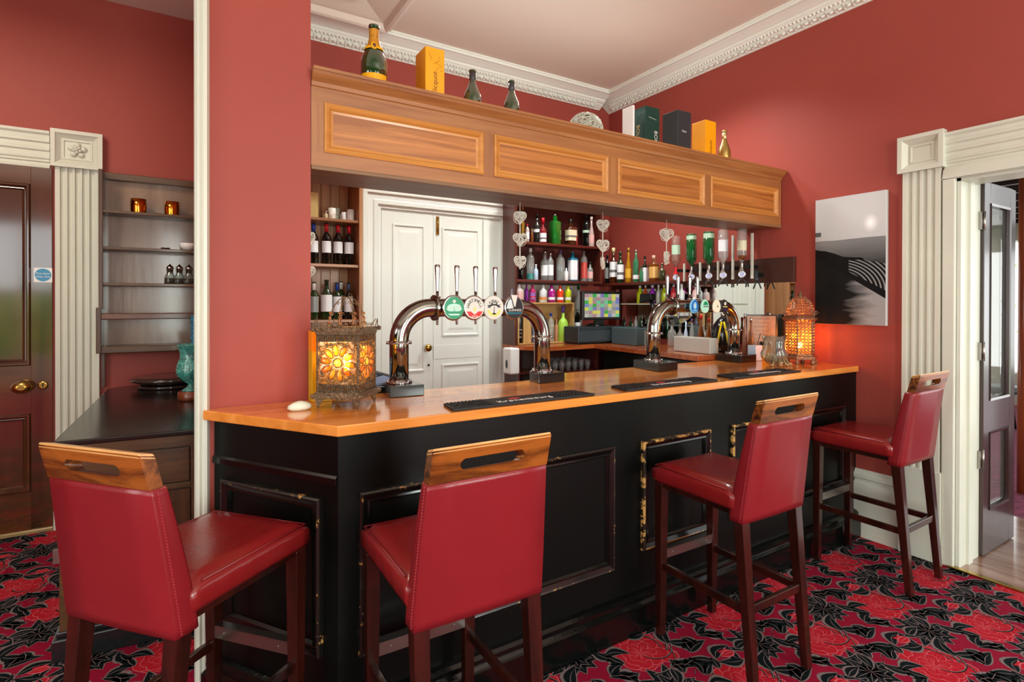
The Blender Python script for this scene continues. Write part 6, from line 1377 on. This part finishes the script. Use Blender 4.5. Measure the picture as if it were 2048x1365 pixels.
# glass goblet with shells
P = at(1562, 734, Z=1.171); t = thing('glass_of_shells', 'tilted clear glass vase spilling driftwood and dried pods by the copper lantern', 'vase', (3.49, 2.32, 1.171))
b = MB(); b.lathe([(.02, 0), (.05, .01), (.085, .05), (.09, .08), (.075, .115), (.07, .15), (.082, .20), (.079, .20), (.067, .15), (.072, .115), (.086, .08), (.08, .05), (.045, .014)], (0, 0, .001), 28, cap=False); b.build('glass_bowl', CLEAR, t)
b = MB(); r3 = random.Random(4)
for k in range(26): a = r3.uniform(0, 6.28); q = r3.uniform(0, .06); b.ball((q*math.cos(a), q*math.sin(a), .02+r3.random()*.05), (r3.uniform(.01, .02), r3.uniform(.008, .016), r3.uniform(.007, .013)), 7, 5)
b.build('dried_shells', mat('mixed_shells', '#b99a7c', .6, var=.45, vscale=60), t)
b = MB()
for k in range(5): a = -2.6+.5*k; b.tube([(.06*math.cos(a), .06*math.sin(a), .04+.01*k), (.10*math.cos(a), .09*math.sin(a), .012), (.12*math.cos(a), .11*math.sin(a), .009), (.14*math.cos(a), .10*math.sin(a), .012)], [.006, .008, .007, .003], 6)
b.build('driftwood', mat('pale_driftwood', '#a98e62', .7, var=.3, vscale=40), t)

# ================================================================== light
def area(name, loc, target, sx_, sy_, e, c='#ffffff'):
    l = bpy.data.lights.new(name, 'AREA'); l.shape = 'RECTANGLE'; l.size = sx_; l.size_y = sy_; l.energy = e; l.color = lin(c)
    o = bpy.data.objects.new(name, l); COL.objects.link(o); o.location = loc
    o.rotation_euler = (Vector(target)-Vector(loc)).to_track_quat('-Z', 'Y').to_euler(); return o
for a_, b_ in WIN[1:]: area('window_fill', ((a_+b_)/2, -3.58, 1.8), ((a_+b_)/2, 5, 1.8), b_-a_-.1, 2.5, 140, '#f1fbf5')
for y_ in (-1.65, 1.05): area('window_fill', (-3.17, y_, 1.8), (5, y_+.6, 1.8), 1.4, 2.5, 45, '#f1fbf5')  # fill for the right wall and bar, through the added side windows
area('doorway_daylight', (5.6, .2, 1.6), (0, .6, 1.2), 1.6, 2.2, 10, '#fafdff')
area('garden_daylight', (8, 0, 2.8), (8, 0, 0), 5, 3, 50, '#ffffff')
area('ceiling_fill', (1.4, -1.2, 2.7), (1.4, -1.2, 4), 1.6, 1.6, 58, '#fbfff6'); area('cornice_fill', (2.1, 3.3, 2.75), (2.1, 3.5, 4), 2.4, .3, 9, '#fbfffa')  # unseen fills added to lift the ceiling and the back cornice
area('left_room_fill', (-1.2, 3.6, 3.6), (-1.2, 3.6, 0), .6, .6, 34, '#fff0d8')  # added fill out of view, lifts the dim left room
sn = bpy.data.lights.new('sun', 'SUN'); sn.energy = 3; sn.angle = .1; so = bpy.data.objects.new('sun', sn); COL.objects.link(so); so.rotation_euler = Vector((-.25, .5, -.8)).to_track_quat('-Z', 'Y').to_euler()
w = bpy.data.worlds.new('world'); S.world = w; w.use_nodes = True; bg = w.node_tree.nodes['Background']; bg.inputs[0].default_value = (.98, 1.0, 1.0, 1); bg.inputs[1].default_value = 2.6
# unseen spots added to brighten the cupboard doors and back-bar shelves
for x, y in ((1.6, 3.7), (2.9, 3.6), (3.2, 3.0)):
    l = bpy.data.lights.new('back_bar_fill', 'SPOT'); l.energy = 85; l.spot_size = 2.4; l.spot_blend = .8; l.shadow_soft_size = .08; l.color = lin('#fbfffa')
    o = bpy.data.objects.new('back_bar_fill', l); COL.objects.link(o); o.location = (x, y, 3.6)
S.view_settings.view_transform = 'Standard'; S.view_settings.look = 'None'; S.view_settings.gamma = 1; S.view_settings.use_curve_mapping = False; S.view_settings.exposure = .12
S.cycles.use_denoising = True; S.cycles.max_bounces = 10; S.cycles.transparent_max_bounces = 24; S.cycles.diffuse_bounces = 5; S.cycles.sample_clamp_indirect = 6
S.cycles.caustics_reflective = False; S.cycles.caustics_refractive = False
